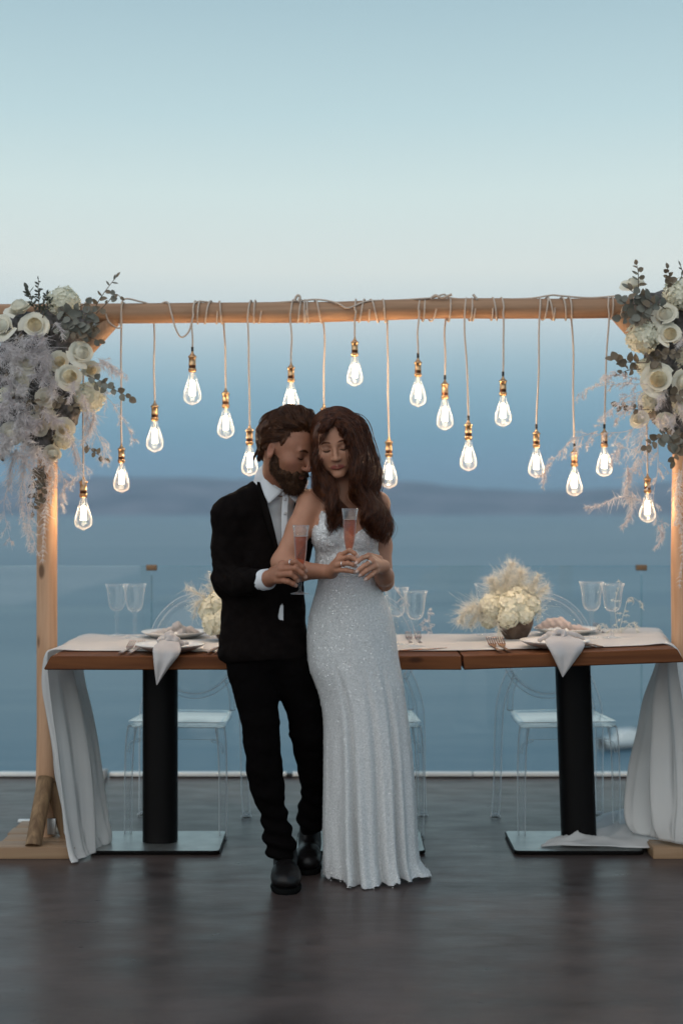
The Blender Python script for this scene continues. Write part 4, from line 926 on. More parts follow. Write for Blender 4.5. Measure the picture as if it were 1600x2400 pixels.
for pts, nf, ln in [([(1520, 1180, 5.18), (1460, 1165, 5.17), (1400, 1185, 5.17), (1368, 1190, 5.17)], 260, .04), ([(1480, 1150, 5.18), (1478, 1200, 5.17), (1455, 1240, 5.17)], 200, .035), ([(1540, 1230, 5.2), (1550, 1260, 5.2), (1530, 1290, 5.2)], 120, .03), ([(1470, 1090, 5.18), (1470, 1130, 5.17), (1462, 1160, 5.17)], 180, .035), ([(1590, 1100, 5.26), (1586, 1180, 5.28), (1598, 1280, 5.3), (1590, 1380, 5.32)], 340, .035), ([(1280, 1090, 5.16), (1275, 1120, 5.16), (1270, 1145, 5.16)], 80, .025)]:
    plume(fr, b2, [P(*q) for q in pts], nf, ln, FEA, .35)
# ------------ bowls of hydrangea on the tables
BOWL = M('rough_brown_ceramic', (.16, .115, .085), .85, c2=(.075, .05, .038), scale=22, bump=.6, bscale=160, spec=.2)
def bowl(px, d, r, heads, plumes_, label):
    p = on(px, d)+A(0, 0, .006); t = thing('flower_bowl', p, label, 'flower bowl', 'brown bowls of white flowers')
    g = G(); k = r/.07; g.lathe(np.array([(0, 0), (.036, 0), (.042, .003), (.058, .03), (.068, .06), (.070, .082), (.066, .104), (.062, .104), (.064, .08), (.05, .03), (0, .02)])*k, n=36); g.obj('bowl', BOWL, t, recalc=True, weld=.0004)
    for hx, hy, hr, hd in heads:
        q = P(hx, hy, hd); hydra(t, p, q, hr/F*hd, q-(p+A(0, .02, .09))+A(0, -.05, 0))
    for pts, nf, ln in plumes_: plume(t, p, [P(*q) for q in pts], int(nf*1.8), ln*1.75, PAM, .05, 1.1, 'pampas_plume', .0008)
    return t
bowl(1207, 5.50, .07, [(1150, 1425, 33, 5.5), (1200, 1420, 36, 5.46), (1238, 1415, 30, 5.5), (1175, 1400, 32, 5.54), (1215, 1398, 32, 5.52), (1190, 1447, 26, 5.43), (1228, 1442, 22, 5.44), (1145, 1450, 24, 5.5)],
     [([(1190, 1430, 5.52), (1185, 1370, 5.52), (1200, 1318, 5.52)], 700, .05), ([(1195, 1430, 5.52), (1215, 1370, 5.52), (1222, 1335, 5.52)], 500, .045), ([(1180, 1430, 5.52), (1160, 1380, 5.52), (1150, 1355, 5.52)], 450, .045), ([(1210, 1430, 5.52), (1240, 1390, 5.5), (1262, 1345, 5.5)], 420, .04), ([(1215, 1430, 5.52), (1250, 1400, 5.5), (1285, 1375, 5.5)], 300, .045),
      ([(1160, 1440, 5.5), (1115, 1420, 5.48), (1085, 1440, 5.47), (1078, 1460, 5.47)], 420, .045), ([(1160, 1440, 5.5), (1120, 1440, 5.48), (1100, 1470, 5.47)], 300, .04), ([(1230, 1420, 5.5), (1265, 1430, 5.48), (1258, 1455, 5.48)], 60, .03), ([(1165, 1450, 5.45), (1168, 1480, 5.42), (1172, 1505, 5.41)], 120, .018)],
     'brown ceramic bowl of white hydrangea and pampas on the short table')
bowl(538, 5.52, .07, [(492, 1430, 28, 5.5), (515, 1415, 34, 5.5), (545, 1410, 36, 5.5), (500, 1462, 28, 5.47), (530, 1455, 32, 5.46), (560, 1440, 32, 5.5)],
     [([(520, 1430, 5.53), (480, 1400, 5.53), (435, 1375, 5.53)], 200, .045), ([(520, 1430, 5.53), (500, 1390, 5.53), (494, 1345, 5.53)], 220, .04), ([(510, 1430, 5.53), (465, 1410, 5.52), (455, 1450, 5.52)], 120, .035)],
     'brown ceramic bowl of white hydrangea beside the dark suit jacket')
o = thing('dried_grass', on(1010, 5.52)+A(0, 0, .006), 'airy dried grass sprays standing beside the glasses near the dress', 'dried grass'); bb = np.array(o.location)
for pts in ([(1012, 1485, 5.52), (1005, 1455, 5.5), (1010, 1425, 5.5)], [(1012, 1485, 5.52), (990, 1470, 5.5), (1000, 1450, 5.5)], [(960, 1420, 5.5), (930, 1385, 5.5), (920, 1360, 5.5)]): fern(o, bb, [P(*q) for q in pts], 8, .035, 20, .012, FEA)
o = thing('dried_grass', on(1448, 5.6)+A(0, 0, .006), 'airy dried grass spray leaning behind the paired glasses on the short table', 'dried grass'); bb = np.array(o.location)
for pts in ([(1448, 1488, 5.6), (1460, 1440, 5.58), (1475, 1400, 5.58), (1510, 1420, 5.58)], [(1448, 1488, 5.6), (1440, 1420, 5.58), (1452, 1360, 5.58)], [(1448, 1488, 5.6), (1480, 1460, 5.58), (1500, 1490, 5.57)], [(1448, 1488, 5.6), (1420, 1470, 5.58), (1400, 1465, 5.58)]): fern(o, bb, [P(*q) for q in pts], 9, .04, 20, .013, PAM)
# ================================================================== people
SKIN = M('skin', (1, 1, 1), .5, tint=True, sss=.12, spec=.35)
HAIRM = M('auburn_brown_hair', (.044, .0135, .0055), .36, c2=(.16, .050, .016), scale=60, spec=.5, transl=.32, tcol=(.34, .095, .028)); HAIRB = M('brown_hair', (.052, .019, .0075), .40, c2=(.125, .047, .017), scale=60, spec=.4, transl=.28, tcol=(.30, .11, .038))
BRD_ = M('brown_beard', (.036, .016, .008), .6, c2=(.075, .034, .015), scale=60, spec=.2)
SUIT = M('black_wool', (.0050, .0036, .0034), .9, c2=(.0075, .0055, .005), scale=30, spec=.04); SUIT2 = M('black_trouser_wool', (.0030, .0024, .0024), .9, spec=.03)
SHIRT = M('white_cotton', (.66, .68, .70), .8, spec=.2, bump=.2, bscale=500); LEA = M('black_leather', (.006, .005, .005), .38, spec=.28); SOLE = M('black_sole', (.004, .004, .004), .8, spec=.05)
SILV = M('silver_ring', (.75, .74, .72), .18, 1.0)
def head(s, c, R, k=1.0, fem=False):
    T = lambda x, y, z: c+R@(A(x, y, z)*k)
    e = lambda p, r, kk=.02, op='u', Rl=None: s.ell(T(*p), A(*r)*k, R if Rl is None else R@Rl, kk, op)
    f = fem
    e((0, .015, .032), (.075, .095, .086), .01)
    e((0, -.030, .000), (.064, .060, .085), .03)
    e((0, -.036, -.058), (.0535 if f else .053, .050, .052), .03)
    e((0, -.070, -.102), (.021 if f else .022, .017, .014), .02)
    for x in (-1, 1):
        e((x*.042, -.055, -.026), (.024, .022, .020), .025)
        e((x*.031, -.094, -.002), (.0185, .014, .0115), .012, 's')
        e((x*.031, -.0745, -.003), (.0148, .0135, .0125), .004)
        e((x*.0115, -.0985, -.041), (.0078, .009, .0070), .005)
        e((x*.0075, -.104, -.0485), (.0032, .0035, .003), .002, 's')
        e((x*.075, .012, -.012), (.0085, .018, .030), .006, 'u', np.array(Matrix.Rotation(x*.35, 3, 'Z')@Matrix.Rotation(-.2, 3, 'X')))
        e((x*.081, .008, -.008), (.005, .010, .018), .004, 's')
    s.cone(T(-.036, -.080, .0165), T(.036, -.080, .0165), .0085*k if not f else .006*k, None, .014)
    s.cone(T(0, -.085, .012), T(0, -.108, -.036), .0062*k, .0082*k, .010)
    e((0, -.1075, -.040), (.0095, .0090, .0080), .006)
    # lips
    for x in (-1, 1):
        s.cone(T(0, -.0905, -.0665), T(x*.0262, -.0805, -.0705), .0048*k, .0026*k, .005)
        s.cone(T(0, -.0890, -.0755), T(x*.0225, -.0815, -.0722), .0058*k, .0028*k, .005)
    s.cone(T(-.026, -.0835, -.0718), T(0, -.0962, -.0708), .0011*k, None, .003, 's'); s.cone(T(.026, -.0835, -.0718), T(0, -.0962, -.0708), .0011*k, None, .003, 's')
    s.ell(T(0, -.0925, -.0845), A(.012, .004, .0035)*k, R, .008, 's')
    return T
def finger(s, pts, r, k=.004):
    s.chain(pts, [r*1.08, r, r*.94, r*.80][:len(pts)] if len(pts) == 4 else [r*1.05, r*.97, r*.82], k)
def hand(s, wrist, rw, fingers, r, thumb, body):
    for pts in fingers:
        q = [P(*p) for p in pts]
        if len(q) == 3: q = [q[0], q[1], q[1]*.45+q[2]*.55+(q[1]-q[0])*.06, q[2]]
        finger(s, q, r)
        s.cone(wrist, q[0], rw*.72, r*1.25, .010)
    th = [P(*p) for p in thumb]; s.chain(th, [r*1.6, r*1.2, r*.95], .006)
def nails(cols, V, tips, r, c):
    for t in tips:
        d = np.linalg.norm(V-(t+A(0, -r*.8, 0)), axis=1); w = np.clip(1-d/(r*1.15), 0, 1)[:, None]**.5; cols[:, :3] = cols[:, :3]*(1-w)+np.array(c)*w
def paint(cols, V, pts, rad, c, amt=1.0, soft=1.0):
    d = np.full(len(V), 9.)
    for p, r in zip(pts, rad): d = np.minimum(d, np.linalg.norm(V-p, axis=1)/r)
    w = (np.clip((1-d)*soft*2, 0, 1)*amt)[:, None]; cols[:, :3] = cols[:, :3]*(1-w)+np.array(c)*w
def ribbon_arc(T, pts, r): g = G(); return g

# ------------------------------------------------------------------ the man
man = thing('person', (P(670, 2050, 4.86)[0], 4.9, 0), 'bearded person in a black suit and open white shirt, head bowed, holding a flute', 'person')
mb = np.array(man.location)
MC, MR = P(675, 1053, 4.83), rot(54, 17, 2)
s = SDF(.0026); MT = head(s, MC, MR, 1.0)
s.cone(MT(0, .03, -.045), P(648, 1140, 4.925), .050, .054, .03); s.cone(P(648, 1140, 4.925), P(640, 1175, 4.955), .054, .058, .03)
V1, Q1 = s.build(smooth=1)
h = SDF(.0022); wr = P(628, 1357, 4.672)
h.cone(P(600, 1360, 4.71), wr, .028, .0255, .01)
MF = [[(661, 1322, 4.602), (692, 1317, 4.566), (717, 1338, 4.578)], [(659, 1334, 4.592), (692, 1332, 4.556), (716, 1353, 4.568)], [(656, 1347, 4.592), (682, 1346, 4.560), (698, 1361, 4.572)], [(654, 1359, 4.600), (676, 1363, 4.572), (693, 1372, 4.580)]]
hand(h, wr, .031, MF, .0093, [(640, 1338, 4.655), (672, 1328, 4.645), (704, 1334, 4.622)], None)
V2, Q2 = h.build(smooth=1)
V = np.vstack([V1, V2]); Q = np.vstack([Q1, Q2+len(V1)])
cols = np.ones((len(V), 4)); cols[:, :3] = (.32, .140, .082)
cols[:, :3] *= (1+.10*vnoise(V*60)+.05*vnoise(V*220))[:, None]
paint(cols, V, [MT(0, -.108, -.04), MT(-.045, -.07, -.03), MT(-.075, .02, -.01)], [.022, .03, .03], (.40, .165, .11), .5)
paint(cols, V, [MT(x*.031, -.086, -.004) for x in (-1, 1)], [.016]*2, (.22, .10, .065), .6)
paint(cols, V, [MT(x, -.087, -.07) for x in (-.012, 0, .012)], [.011]*3, (.30, .11, .085), .8)
nails(cols, V, [P(*f[2]) for f in MF], .008, (.48, .30, .23))
bo = link(bpy.data.objects.new('body', raw_mesh('body', V-mb, Q, SKIN, cols=cols)), man); FACE = [V1]
# brows and lashes
def arcs(T, sets, mat, par, base, nm):
    C, R, k = (MC, MR, 1.0) if T is MT else (WC, WR, .925)
    vl = (FACE[0]-C)@R/k
    for pts, r in sets:
        pj = []
        for x, y, z in pts:
            m = (np.abs(vl[:, 0]-x) < .0035) & (np.abs(vl[:, 2]-z) < .0035) & (vl[:, 1] < -.03); pj.append((x, (vl[m, 1].min() if m.any() else y)-r*.1, z))
        pts = pj
        g = G(); q = cr([T(*p) for p in pts], 10)-base; g.tube(q, np.array([.3, .7, .95, 1, 1, 1, .9, .75, .5, .2])*r, 6); g.obj(nm, mat, par)
for x in (-1, 1):
    arcs(MT, [([(x*.012, -.0885, .0165), (x*.026, -.0895, .0215), (x*.040, -.080, .0205), (x*.048, -.071, .0145)], .0042)], HAIRB, man, mb, 'eyebrow')
    arcs(MT, [([(x*.017, -.0845, -.0065), (x*.027, -.0885, -.0105), (x*.038, -.0850, -.0095), (x*.045, -.0770, -.0055)], .0016)], BRD_, man, mb, 'eyelash')
# hair: a shaped mass plus combed-back locks
def cap_mass(sets, mat, par, base, h, T, disp):
    s = SDF(h)
    for p, r, k in sets: s.ell(T(*p), r, MR if T is MT else WR, k)
    V, Q = s.build(smooth=1, disp=disp); return link(bpy.data.objects.new('hair_mass', raw_mesh('hair_mass', V-base, Q, mat)), par)
def flow(C, R, starts, step, fn, nseg, lift, wob=.12, clump=0.0):
    # starts (n,3) local; fn(p)->direction local; keeps outside an ellipsoid shell (c0,r0)
    p = starts.copy(); out = [p.copy()]; n = len(p)
    ph = RNG.uniform(0, 6, (n, 1)); jit = RNG.normal(size=(n, 3))*wob*.55
    for k in range(nseg-1):
        d = fn(p, k/(nseg-1))+jit+.25*np.sin(ph+k*.8)*RNG.normal(size=(n, 3))*wob; d /= np.linalg.norm(d, axis=1)[:, None]
        p = p+d*step; p = lift(p, k/(nseg-1)); out.append(p.copy())
    return np.stack(out, 1)
def shell(c0, r0, off0, off1):
    c0 = np.array(c0); r0 = np.array(r0)
    def f(p, t):
        q = (p-c0)/(r0+off0+(off1-off0)*t); l = np.linalg.norm(q, axis=1)[:, None]; l = np.where(p[:, 2:3] < -.03, np.minimum(l, 1), l); return c0+(p-c0)/np.maximum(l, 1e-3)
    return f
HC, HRr = (0, .018, .036), (.078, .098, .088)
s = SDF(.0035)
for p, r, k in [((0, .024, .050), (.078, .094, .078), .02), ((0, .095, .01), (.054, .024, .05), .02), ((-.062, .05, .03), (.022, .052, .050), .02), ((.062, .05, .03), (.022, .052, .050), .02), ((0, .080, -.035), (.048, .026, .035), .02), ((-.068, -.022, .034), (.008, .012, .024), .010), ((.068, -.022, .034), (.008, .012, .024), .010)]:
    s.ell(MT(*p), r, MR, k)
for x in (-1, 1):
    s.ell(MT(x*.092, .008, -.014), (.026, .022, .036), MR, .012, 's')
s.ell(MT(0, -.116, .020), (.085, .038, .060), MR, .015, 's')
V, Q = s.build(smooth=1, disp=lambda V, N: .003*vnoise(V*42)+.002*vnoise(V*110))
hm = link(bpy.data.objects.new('hair', raw_mesh('hair', V-mb, Q, HAIRB)), man)
n = 7000; D = RNG.normal(size=(n*3, 3)); D /= np.linalg.norm(D, axis=1)[:, None]
st = np.array(HC)+D*np.array(HRr)*1.02
ok = (st[:, 2] > .050+.42*np.clip(-st[:, 1], -.05, .09)-.60*np.clip(st[:, 1], 0, .12)) & (st[:, 1] > -.086)
ok |= (st[:, 1] > .050) & (st[:, 2] > -.055); ok |= (np.abs(st[:, 0]) > .060) & (st[:, 1] < -.006) & (st[:, 1] > -.045) & (st[:, 2] > -.015)
st = st[ok][:n]
def mfn(p, t):
    d = np.zeros_like(p); up = np.clip((p[:, 2]-.05)/.06, 0, 1); bk = np.clip((p[:, 1]-.03)/.06, 0, 1)
    d[:, 1] = 1.0*(1-.75*bk); d[:, 2] = .35*up*(1-t)-.45*(1-up)-1.1*bk; d[:, 0] = .28*up+.15*np.sin(p[:, 1]*55+p[:, 0]*35+p[:, 2]*30); return d
fr_ = np.clip((-st[:, 1]+.03)/.09, 0, 1)*np.clip((st[:, 2]-.05)/.05, 0, 1)          # more volume over the brow
ns_ = 11; pa = flow(MC, MR, st, .0098, mfn, ns_, shell(HC, HRr, .004, .012), .12)
tt = np.linspace(0, 1, ns_); lf = np.clip((st[:, 2]+.075)/.12, .25, 1)[:, None, None]; pa = pa[:, :1]+(pa-pa[:, :1])*np.where(st[:, 1:2, None] > .03, lf, 1)
out = pa-np.array(HC); out /= np.linalg.norm(out, axis=2)[..., None]
pa = pa+out*(fr_[:, None]*.024*np.sin(np.clip(tt*1.15, 0, 1)*np.pi)**.8)[..., None]+out*(.004*np.sin(tt*np.pi)*RNG.uniform(0, 1.6, (len(st), 1)))[..., None]
er = np.minimum(np.linalg.norm((pa-A(-.078, .006, -.012))*A(1, 1, .75), axis=2).min(1), np.linalg.norm((pa-A(.078, .006, -.012))*A(1, 1, .75), axis=2).min(1)) > .025
pa = pa[er]; st = st[er]; fr_ = fr_[er]
sd = RNG.choice(len(st), 150, replace=False); near = np.argmin(((st[:, None]-st[sd][None])**2).sum(2), 1)
pa = pa+(pa[sd][near]-pa)*(.62*tt**.8)[None, :, None]
pa = pa+(RNG.normal(size=(150, 1, 3))*.0065)[near]*(tt**1.2)[None, :, None]+(.004*np.sin(tt*9)[None]*RNG.normal(size=(150, 1)))[near][..., None]*A(.5, .2, 1)
W = MC+pa@MR.T-mb; g = G(); strands(g, W, np.repeat(np.linspace(.0012, .0004, ns_)[None], len(W), 0), 3); g.obj('hair_locks', HAIRB, man)
# beard
s = SDF(.003)
for p, r, k in [((0, -.058, -.098), (.040, .036, .034), .02), ((0, -.060, -.112), (.032, .029, .022), .02), ((0, -.093, -.060), (.021, .0085, .0075), .008), ((-.040, -.035, -.072), (.020, .036, .032), .02), ((.040, -.035, -.072), (.020, .036, .032), .02), ((-.058, -.010, -.048), (.012, .020, .036), .012), ((.058, -.010, -.048), (.012, .020, .036), .012), ((-.026, -.080, -.072), (.010, .010, .020), .01), ((.026, -.080, -.072), (.010, .010, .020), .01)]:
    s.ell(MT(*p), r, MR, k)
s.ell(MT(0, -.103, -.0715), (.016, .010, .0052), MR, .004, 's')
V, Q = s.build(smooth=1, disp=lambda V, N: .0028*vnoise(V*75)+.0018*vnoise(V*190)); link(bpy.data.objects.new('beard', raw_mesh('beard', V-mb, Q, BRD_)), man)
N = vnormals(V, Q); i = RNG.integers(0, len(V), 4200); dn = MR@A(0, -.15, -1.0); d = N[i]*.55+dn*.9+RNG.normal(size=(len(i), 3))*.22; d /= np.linalg.norm(d, axis=1)[:, None]
L = RNG.uniform(.004, .011, len(i)); q = np.linspace(-.25, 1, 5); pth = V[i][:, None]+d[:, None]*(L[:, None]*q)[..., None]+RNG.normal(size=(len(i), 1, 3))*.002*(q**2)[None, :, None]
g = G(); strands(g, pth-mb, np.repeat((.0009*(1-.6*np.clip(q, 0, 1)))[None], len(i), 0), 3); g.obj('beard_hairs', BRD_, man)
# torso, shirt, jacket
def torso(s, o=0.0):
    s.ell(P(622, 1275, 4.965), (.158+o, .100+o, .19), rot(14), .05); s.ell(P(618, 1420, 4.93), (.136+o, .098+o, .17), rot(10), .06)
    s.cone(P(540, 1208, 4.895), P(636, 1158, 4.95), .056+o, .060+o, .05); s.cone(P(735, 1203, 5.04), P(650, 1160, 4.96), .056+o, .058+o, .05)
    s.ell(P(618, 1500, 4.905), (.138+o, .098+o, .10), None, .06)
s = SDF(.005); torso(s, -.004); s.cone(P(640, 1128, 4.925), P(638, 1170, 4.945), .066, .072, .02)
nk = P(642, 1112, 4.905)
V, Q = s.build(smooth=2, disp=lambda V, N: .003*vnoise(V*A(28, 28, 9))); link(bpy.data.objects.new('shirt', raw_mesh('shirt', V-mb, Q, SHIRT)), man)
s = SDF(.0048); torso(s, .009)
s.ell(P(615, 1532, 4.895), (.152, .112, .055), None, .04)
s.chain([P(541, 1210, 4.895), P(535, 1290, 4.90), P(533, 1362, 4.875)], [.060, .054, .050], .03); s.chain([P(533, 1362, 4.875), P(575, 1364, 4.775), P(611, 1360, 4.703)], [.051, .044, .0385], .02)
s.chain([P(738, 1205, 5.045), P(800, 1290, 5.02), P(860, 1330, 4.99)], [.058, .05, .045], .03)
def vee(p):
    d = p[..., 1]; px = 800+p[..., 0]*F/d; py = Y0+(H-p[..., 2])*F/d
    m = F/4.86
    # opening for the shirt: apex low, wide at the neck
    lft = (px-(655-(1305-py)*.245))/m; rgt = ((668+(1305-py)*.19)-px)/m
    v = np.minimum(np.minimum(lft, rgt), (4.965-d))
    top = (1128-py)/m
    v = np.maximum(v, np.minimum(top, (.088-np.hypot(p[..., 0]-P(640, 1130, 4.94)[0], d-4.94))))
    # small gap under the button showing the shirt above the belt
    low = np.minimum(np.minimum((px-(662-(py-1405)*.22))/m, ((662+(py-1405)*.02)-px)/m), np.minimum(np.minimum(4.86-d, (py-1412)/m), (1452-py)/m))
    hem = (py-(1556-8*np.sin((px-540)/60)))/m
    return np.maximum(np.maximum(v, low), hem)
s.cut(vee)
def wr_(V, N):
    w = .0035*vnoise(V*A(22, 22, 34))+.002*vnoise(V*60)
    el = np.exp(-(np.linalg.norm(V-P(545, 1362, 4.84), axis=1)/.09)**2); return w+el*.005*np.sin(V[:, 2]*130+V[:, 0]*90)
V, Q = s.build(smooth=2, disp=wr_); link(bpy.data.objects.new('jacket', raw_mesh('jacket', V-mb, Q, SUIT)), man)
def sheet(name, L, R_, mat, par, base, bulge=0.0, th=.004, n=14, m=8, down=None):
    a = cr(L, n); b = cr(R_, n); v = np.linspace(0, 1, m); S = a[:, None]*(1-v)[None, :, None]+b[:, None]*v[None, :, None]
    S[..., 1] -= bulge*np.sin(v*np.pi)[None]
    g = G(); g.grid(S-base); o = g.obj(name, mat, par); mo = o.modifiers.new('s', 'SOLIDIFY'); mo.thickness = th; mo.offset = 0; return o
sheet('lapel', [P(606, 1116, 4.905), P(604, 1150, 4.872), P(622, 1220, 4.850), P(652, 1305, 4.846)], [P(613, 1118, 4.892), P(619, 1155, 4.860), P(638, 1222, 4.842), P(657, 1308, 4.842)], SUIT, man, mb, .004, .005)
sheet('lapel', [P(694, 1160, 4.87), P(684, 1220, 4.862), P(668, 1305, 4.848)], [P(704, 1170, 4.888), P(700, 1230, 4.872), P(672, 1310, 4.852)], SUIT, man, mb, .003, .005)
# shirt collar
sheet('collar', [P(614, 1094, 4.93), P(617, 1108, 4.885), P(632, 1132, 4.853), P(663, 1151, 4.838)], [P(608, 1112, 4.935), P(610, 1128, 4.882), P(620, 1160, 4.852), P(630, 1181, 4.842)], SHIRT, man, mb, .004, .004)
sheet('collar', [P(712, 1115, 4.93), P(704, 1128, 4.88), P(690, 1142, 4.850), P(668, 1151, 4.838)], [P(722, 1128, 4.93), P(716, 1146, 4.885), P(706, 1164, 4.858), P(692, 1178, 4.848)], SHIRT, man, mb, .004, .004)
sheet('collar_stand', [P(616, 1098, 4.95), P(622, 1116, 4.885), P(648, 1140, 4.852), P(668, 1150, 4.842)], [P(612, 1125, 4.95), P(618, 1135, 4.88), P(645, 1158, 4.855), P(667, 1162, 4.845)], SHIRT, man, mb, .003, .004)
sheet('placket', [P(663, 1152, 4.848), P(660, 1200, 4.852), P(660, 1260, 4.853), P(662, 1310, 4.856)], [P(678, 1152, 4.848), P(674, 1200, 4.852), P(673, 1260, 4.853), P(671, 1310, 4.856)], SHIRT, man, mb, .001, .003)
for y in (1170, 1203, 1245):
    g = G(); g.lathe([(0, .0018), (.0045, .0018), (.0055, 0)], n=12); g.V[-1] = g.V[-1]@np.array(Matrix.Rotation(math.pi/2, 3, 'X')).T+P(668, y, 4.846)-mb; g.obj('button', M('shell_button', (.5, .5, .5), .3), man)
g = G(); a, b = P(612, 1360, 4.701), P(630, 1357, 4.674); dr = (b-a)/np.linalg.norm(b-a)
g.tube(np.array([a, b, b+dr*.0006, a*.3+b*.7])-mb, [.0355, .0345, .0315, .0305], 24, cap=False); g.obj('shirt_cuff', SHIRT, man, recalc=False)
sheet('shirt_tail', [P(652, 1418, 4.842), P(650, 1455, 4.834)], [P(664, 1418, 4.842), P(664, 1455, 4.834)], SHIRT, man, mb, .001, .003)
# trousers
s = SDF(.005)
s.ell(P(620, 1530, 4.895), (.136, .100, .10), None, .05)
RL = [(592, 1570, 4.885, .087), (602, 1629, 4.865, .073), (610, 1690, 4.85, .061), (613, 1740, 4.845, .058), (619, 1800, 4.85, .0585), (628, 1850, 4.858, .055), (645, 1925, 4.875, .041), (652, 1958, 4.878, .046), (658, 1988, 4.872, .050)]
LLg = [(680, 1570, 4.90, .082), (712, 1650, 4.925, .064), (722, 1715, 4.95, .061), (727, 1760, 4.98, .053), (731, 1810, 5.01, .046), (734, 1870, 5.05, .040), (728, 1905, 5.07, .046), (728, 1930, 5.075, .046)]
for L in (RL, LLg): s.chain([P(a, b, c) for a, b, c, r in L], [r for *_, r in L], .02)
s.ell(P(690, 1722, 4.93), (.02, .03, .014), None, .01)
def clip_cuff(p):
    py = Y0+(H-p[..., 2])*F/p[..., 1]; px = 800+p[..., 0]*F/p[..., 1]
    return np.where(px < 692, (.075-p[..., 2]), (.115-p[..., 2]))
s.cut(clip_cuff)
def tw(V, N):
    low = np.clip((.36-V[:, 2])/.25, 0, 1); return .003*vnoise(V*A(20, 20, 30))+low*.0065*np.sin(V[:, 2]*120+V[:, 0]*40+2*vnoise(V*12))+.002*vnoise(V*60)
V, Q = s.build(smooth=2, disp=tw); link(bpy.data.objects.new('trousers', raw_mesh('trousers', V-mb, Q, SUIT2)), man)
# shoes
def shoe(heel, toe, w):
    heel = np.asarray(heel, float); toe = np.asarray(toe, float); d = (toe-heel)/np.linalg.norm(toe-heel); L = np.linalg.norm(toe-heel); up = A(0, 0, 1); sd = np.cross(d, up)
    q = lambda t, z, x=0: heel+d*L*t+up*z+sd*x; Rr = np.stack([sd, d, up], 1)
    s = SDF(.004); s.ell(q(.80, .040), (w*.50, L*.20, .034), Rr, .02); s.ell(q(.60, .048), (w*.49, L*.24, .042), Rr, .03); s.ell(q(.14, .055), (w*.38, L*.15, .055), Rr, .03); s.cone(q(.30, .06), q(.20, .115), .040, .038, .03)
    s.cut(lambda p: .016-p[..., 2]); V, Q = s.build(smooth=1, disp=lambda V, N: .0012*vnoise(V*60)); o = link(bpy.data.objects.new('shoe', raw_mesh('shoe', V-mb, Q, LEA)), man)
    g = G(); a = np.linspace(0, 2*np.pi, 40, endpoint=False)
    def out(z, gr):
        r = []
        for t in a:
            u = .5-.5*math.cos(t); ww = np.interp(u, [0, .12, .35, .6, .8, .95, 1], [.0, .36, .36, .44, .50, .34, .0])*w+gr*(1 if 0 < u < 1 else 0)
            r.append(q(u*1.03-.015, z, ww*(1 if t < np.pi else -1)))
        return np.array(r)
    rs = np.array([out(.002, 0), out(.0175, .004), out(.019, -.004)]); g.grid(rs-mb, cv=True); g.add(rs[-1]-mb, np.arange(40)[None]); g.obj('sole', SOLE, o, recalc=True)
    g = G()
    for t in (.40, .46, .52, .58): g.tube(cr([q(t, .074-.06*(t-.4), -w*.16), q(t+.015, .094-.12*(t-.4), 0), q(t, .074-.06*(t-.4), w*.16)], 7)-mb, .0022, 5)
    g.obj('laces', SOLE, o)
shoe((P(668, 2000, 4.97)[0], 4.975, 0), (P(671, 2097, 4.70)[0], 4.695, 0), .098); shoe((P(728, 2000, 5.2)[0], 5.20, 0), (P(721, 2047, 4.97)[0]-.004, 4.945, 0), .095)
def ring(par, base, a, b, t, r):
    c = a*(1-t)+b*t; d = (b-a)/np.linalg.norm(b-a); R = aim(d); an = np.linspace(0, 2*np.pi, 21); g = G(); g.tube((np.stack([np.cos(an), np.sin(an), 0*an], -1)*r)@R.T+c-base, .0016, 8, cap=False); g.obj('finger_ring', SILV, par)
ring(man, mb, P(*MF[0][0]), P(*MF[0][1]), .70, .0100)

# ------------------------------------------------------------------ the woman
wom = thing('person', (P(860, 2060, 4.93)[0], 4.93, 0), 'person in a long beaded white gown, auburn waves, eyes closed, holding a flute', 'person')
wb = np.array(wom.location)
WC, WR = P(788, 1040, 4.775), rot(-5, 11, -7)
s = SDF(.0025); WT = head(s, WC, WR, .925, True)
def chest(s):
    s.ell(P(806, 1235, 4.83), (.112, .078, .105), None, .05); s.ell(P(815, 1325, 4.83), (.098, .076, .12), None, .05)
    for x in (772, 848): s.ell(P(x, 1254, 4.775), (.050, .046, .050), None, .03)
s.cone(WT(0, .025, -.05), P(803, 1160, 4.835), .047, .050, .03); chest(s)
s.cone(P(728, 1176, 4.835), P(800, 1168, 4.85), .041, .045, .05); s.cone(P(884, 1180, 4.865), P(805, 1168, 4.85), .040, .045, .05)
s.cone(P(770, 1168, 4.805), P(797, 1174, 4.785), .010, .008, .02); s.cone(P(845, 1170, 4.81), P(806, 1175, 4.785), .010, .008, .02)
wrR = P(776, 1340, 4.655); eR = P(661, 1318, 4.765)
s.chain([P(727, 1180, 4.825), P(701, 1240, 4.795), eR], [.044, .0405, .034], .02); s.chain([eR, P(705, 1338, 4.715), wrR], [.0345, .031, .0225], .02)
eL = P(899, 1362, 4.83); wrL = P(897, 1328, 4.665)
s.chain([P(884, 1184, 4.865), P(892, 1280, 4.87), eL], [.041, .036, .031], .02); s.chain([eL, P(900, 1350, 4.75), wrL], [.031, .029, .0215], .02)
WFR = [[(797, 1302, 4.606), (819, 1290, 4.570), (837, 1304, 4.573)], [(793, 1312, 4.598), (818, 1305, 4.560), (837, 1315, 4.566)], [(790, 1324, 4.598), (815, 1320, 4.560), (833, 1327, 4.566)], [(789, 1336, 4.606), (812, 1337, 4.572), (832, 1341, 4.574)]]
WFL = [[(864, 1303, 4.604), (848, 1308, 4.562), (834, 1320, 4.548)], [(872, 1315, 4.594), (853, 1326, 4.552), (836, 1340, 4.546)], [(877, 1327, 4.594), (858, 1338, 4.554), (843, 1349, 4.552)], [(880, 1338, 4.604), (868, 1349, 4.568), (856, 1358, 4.562)]]
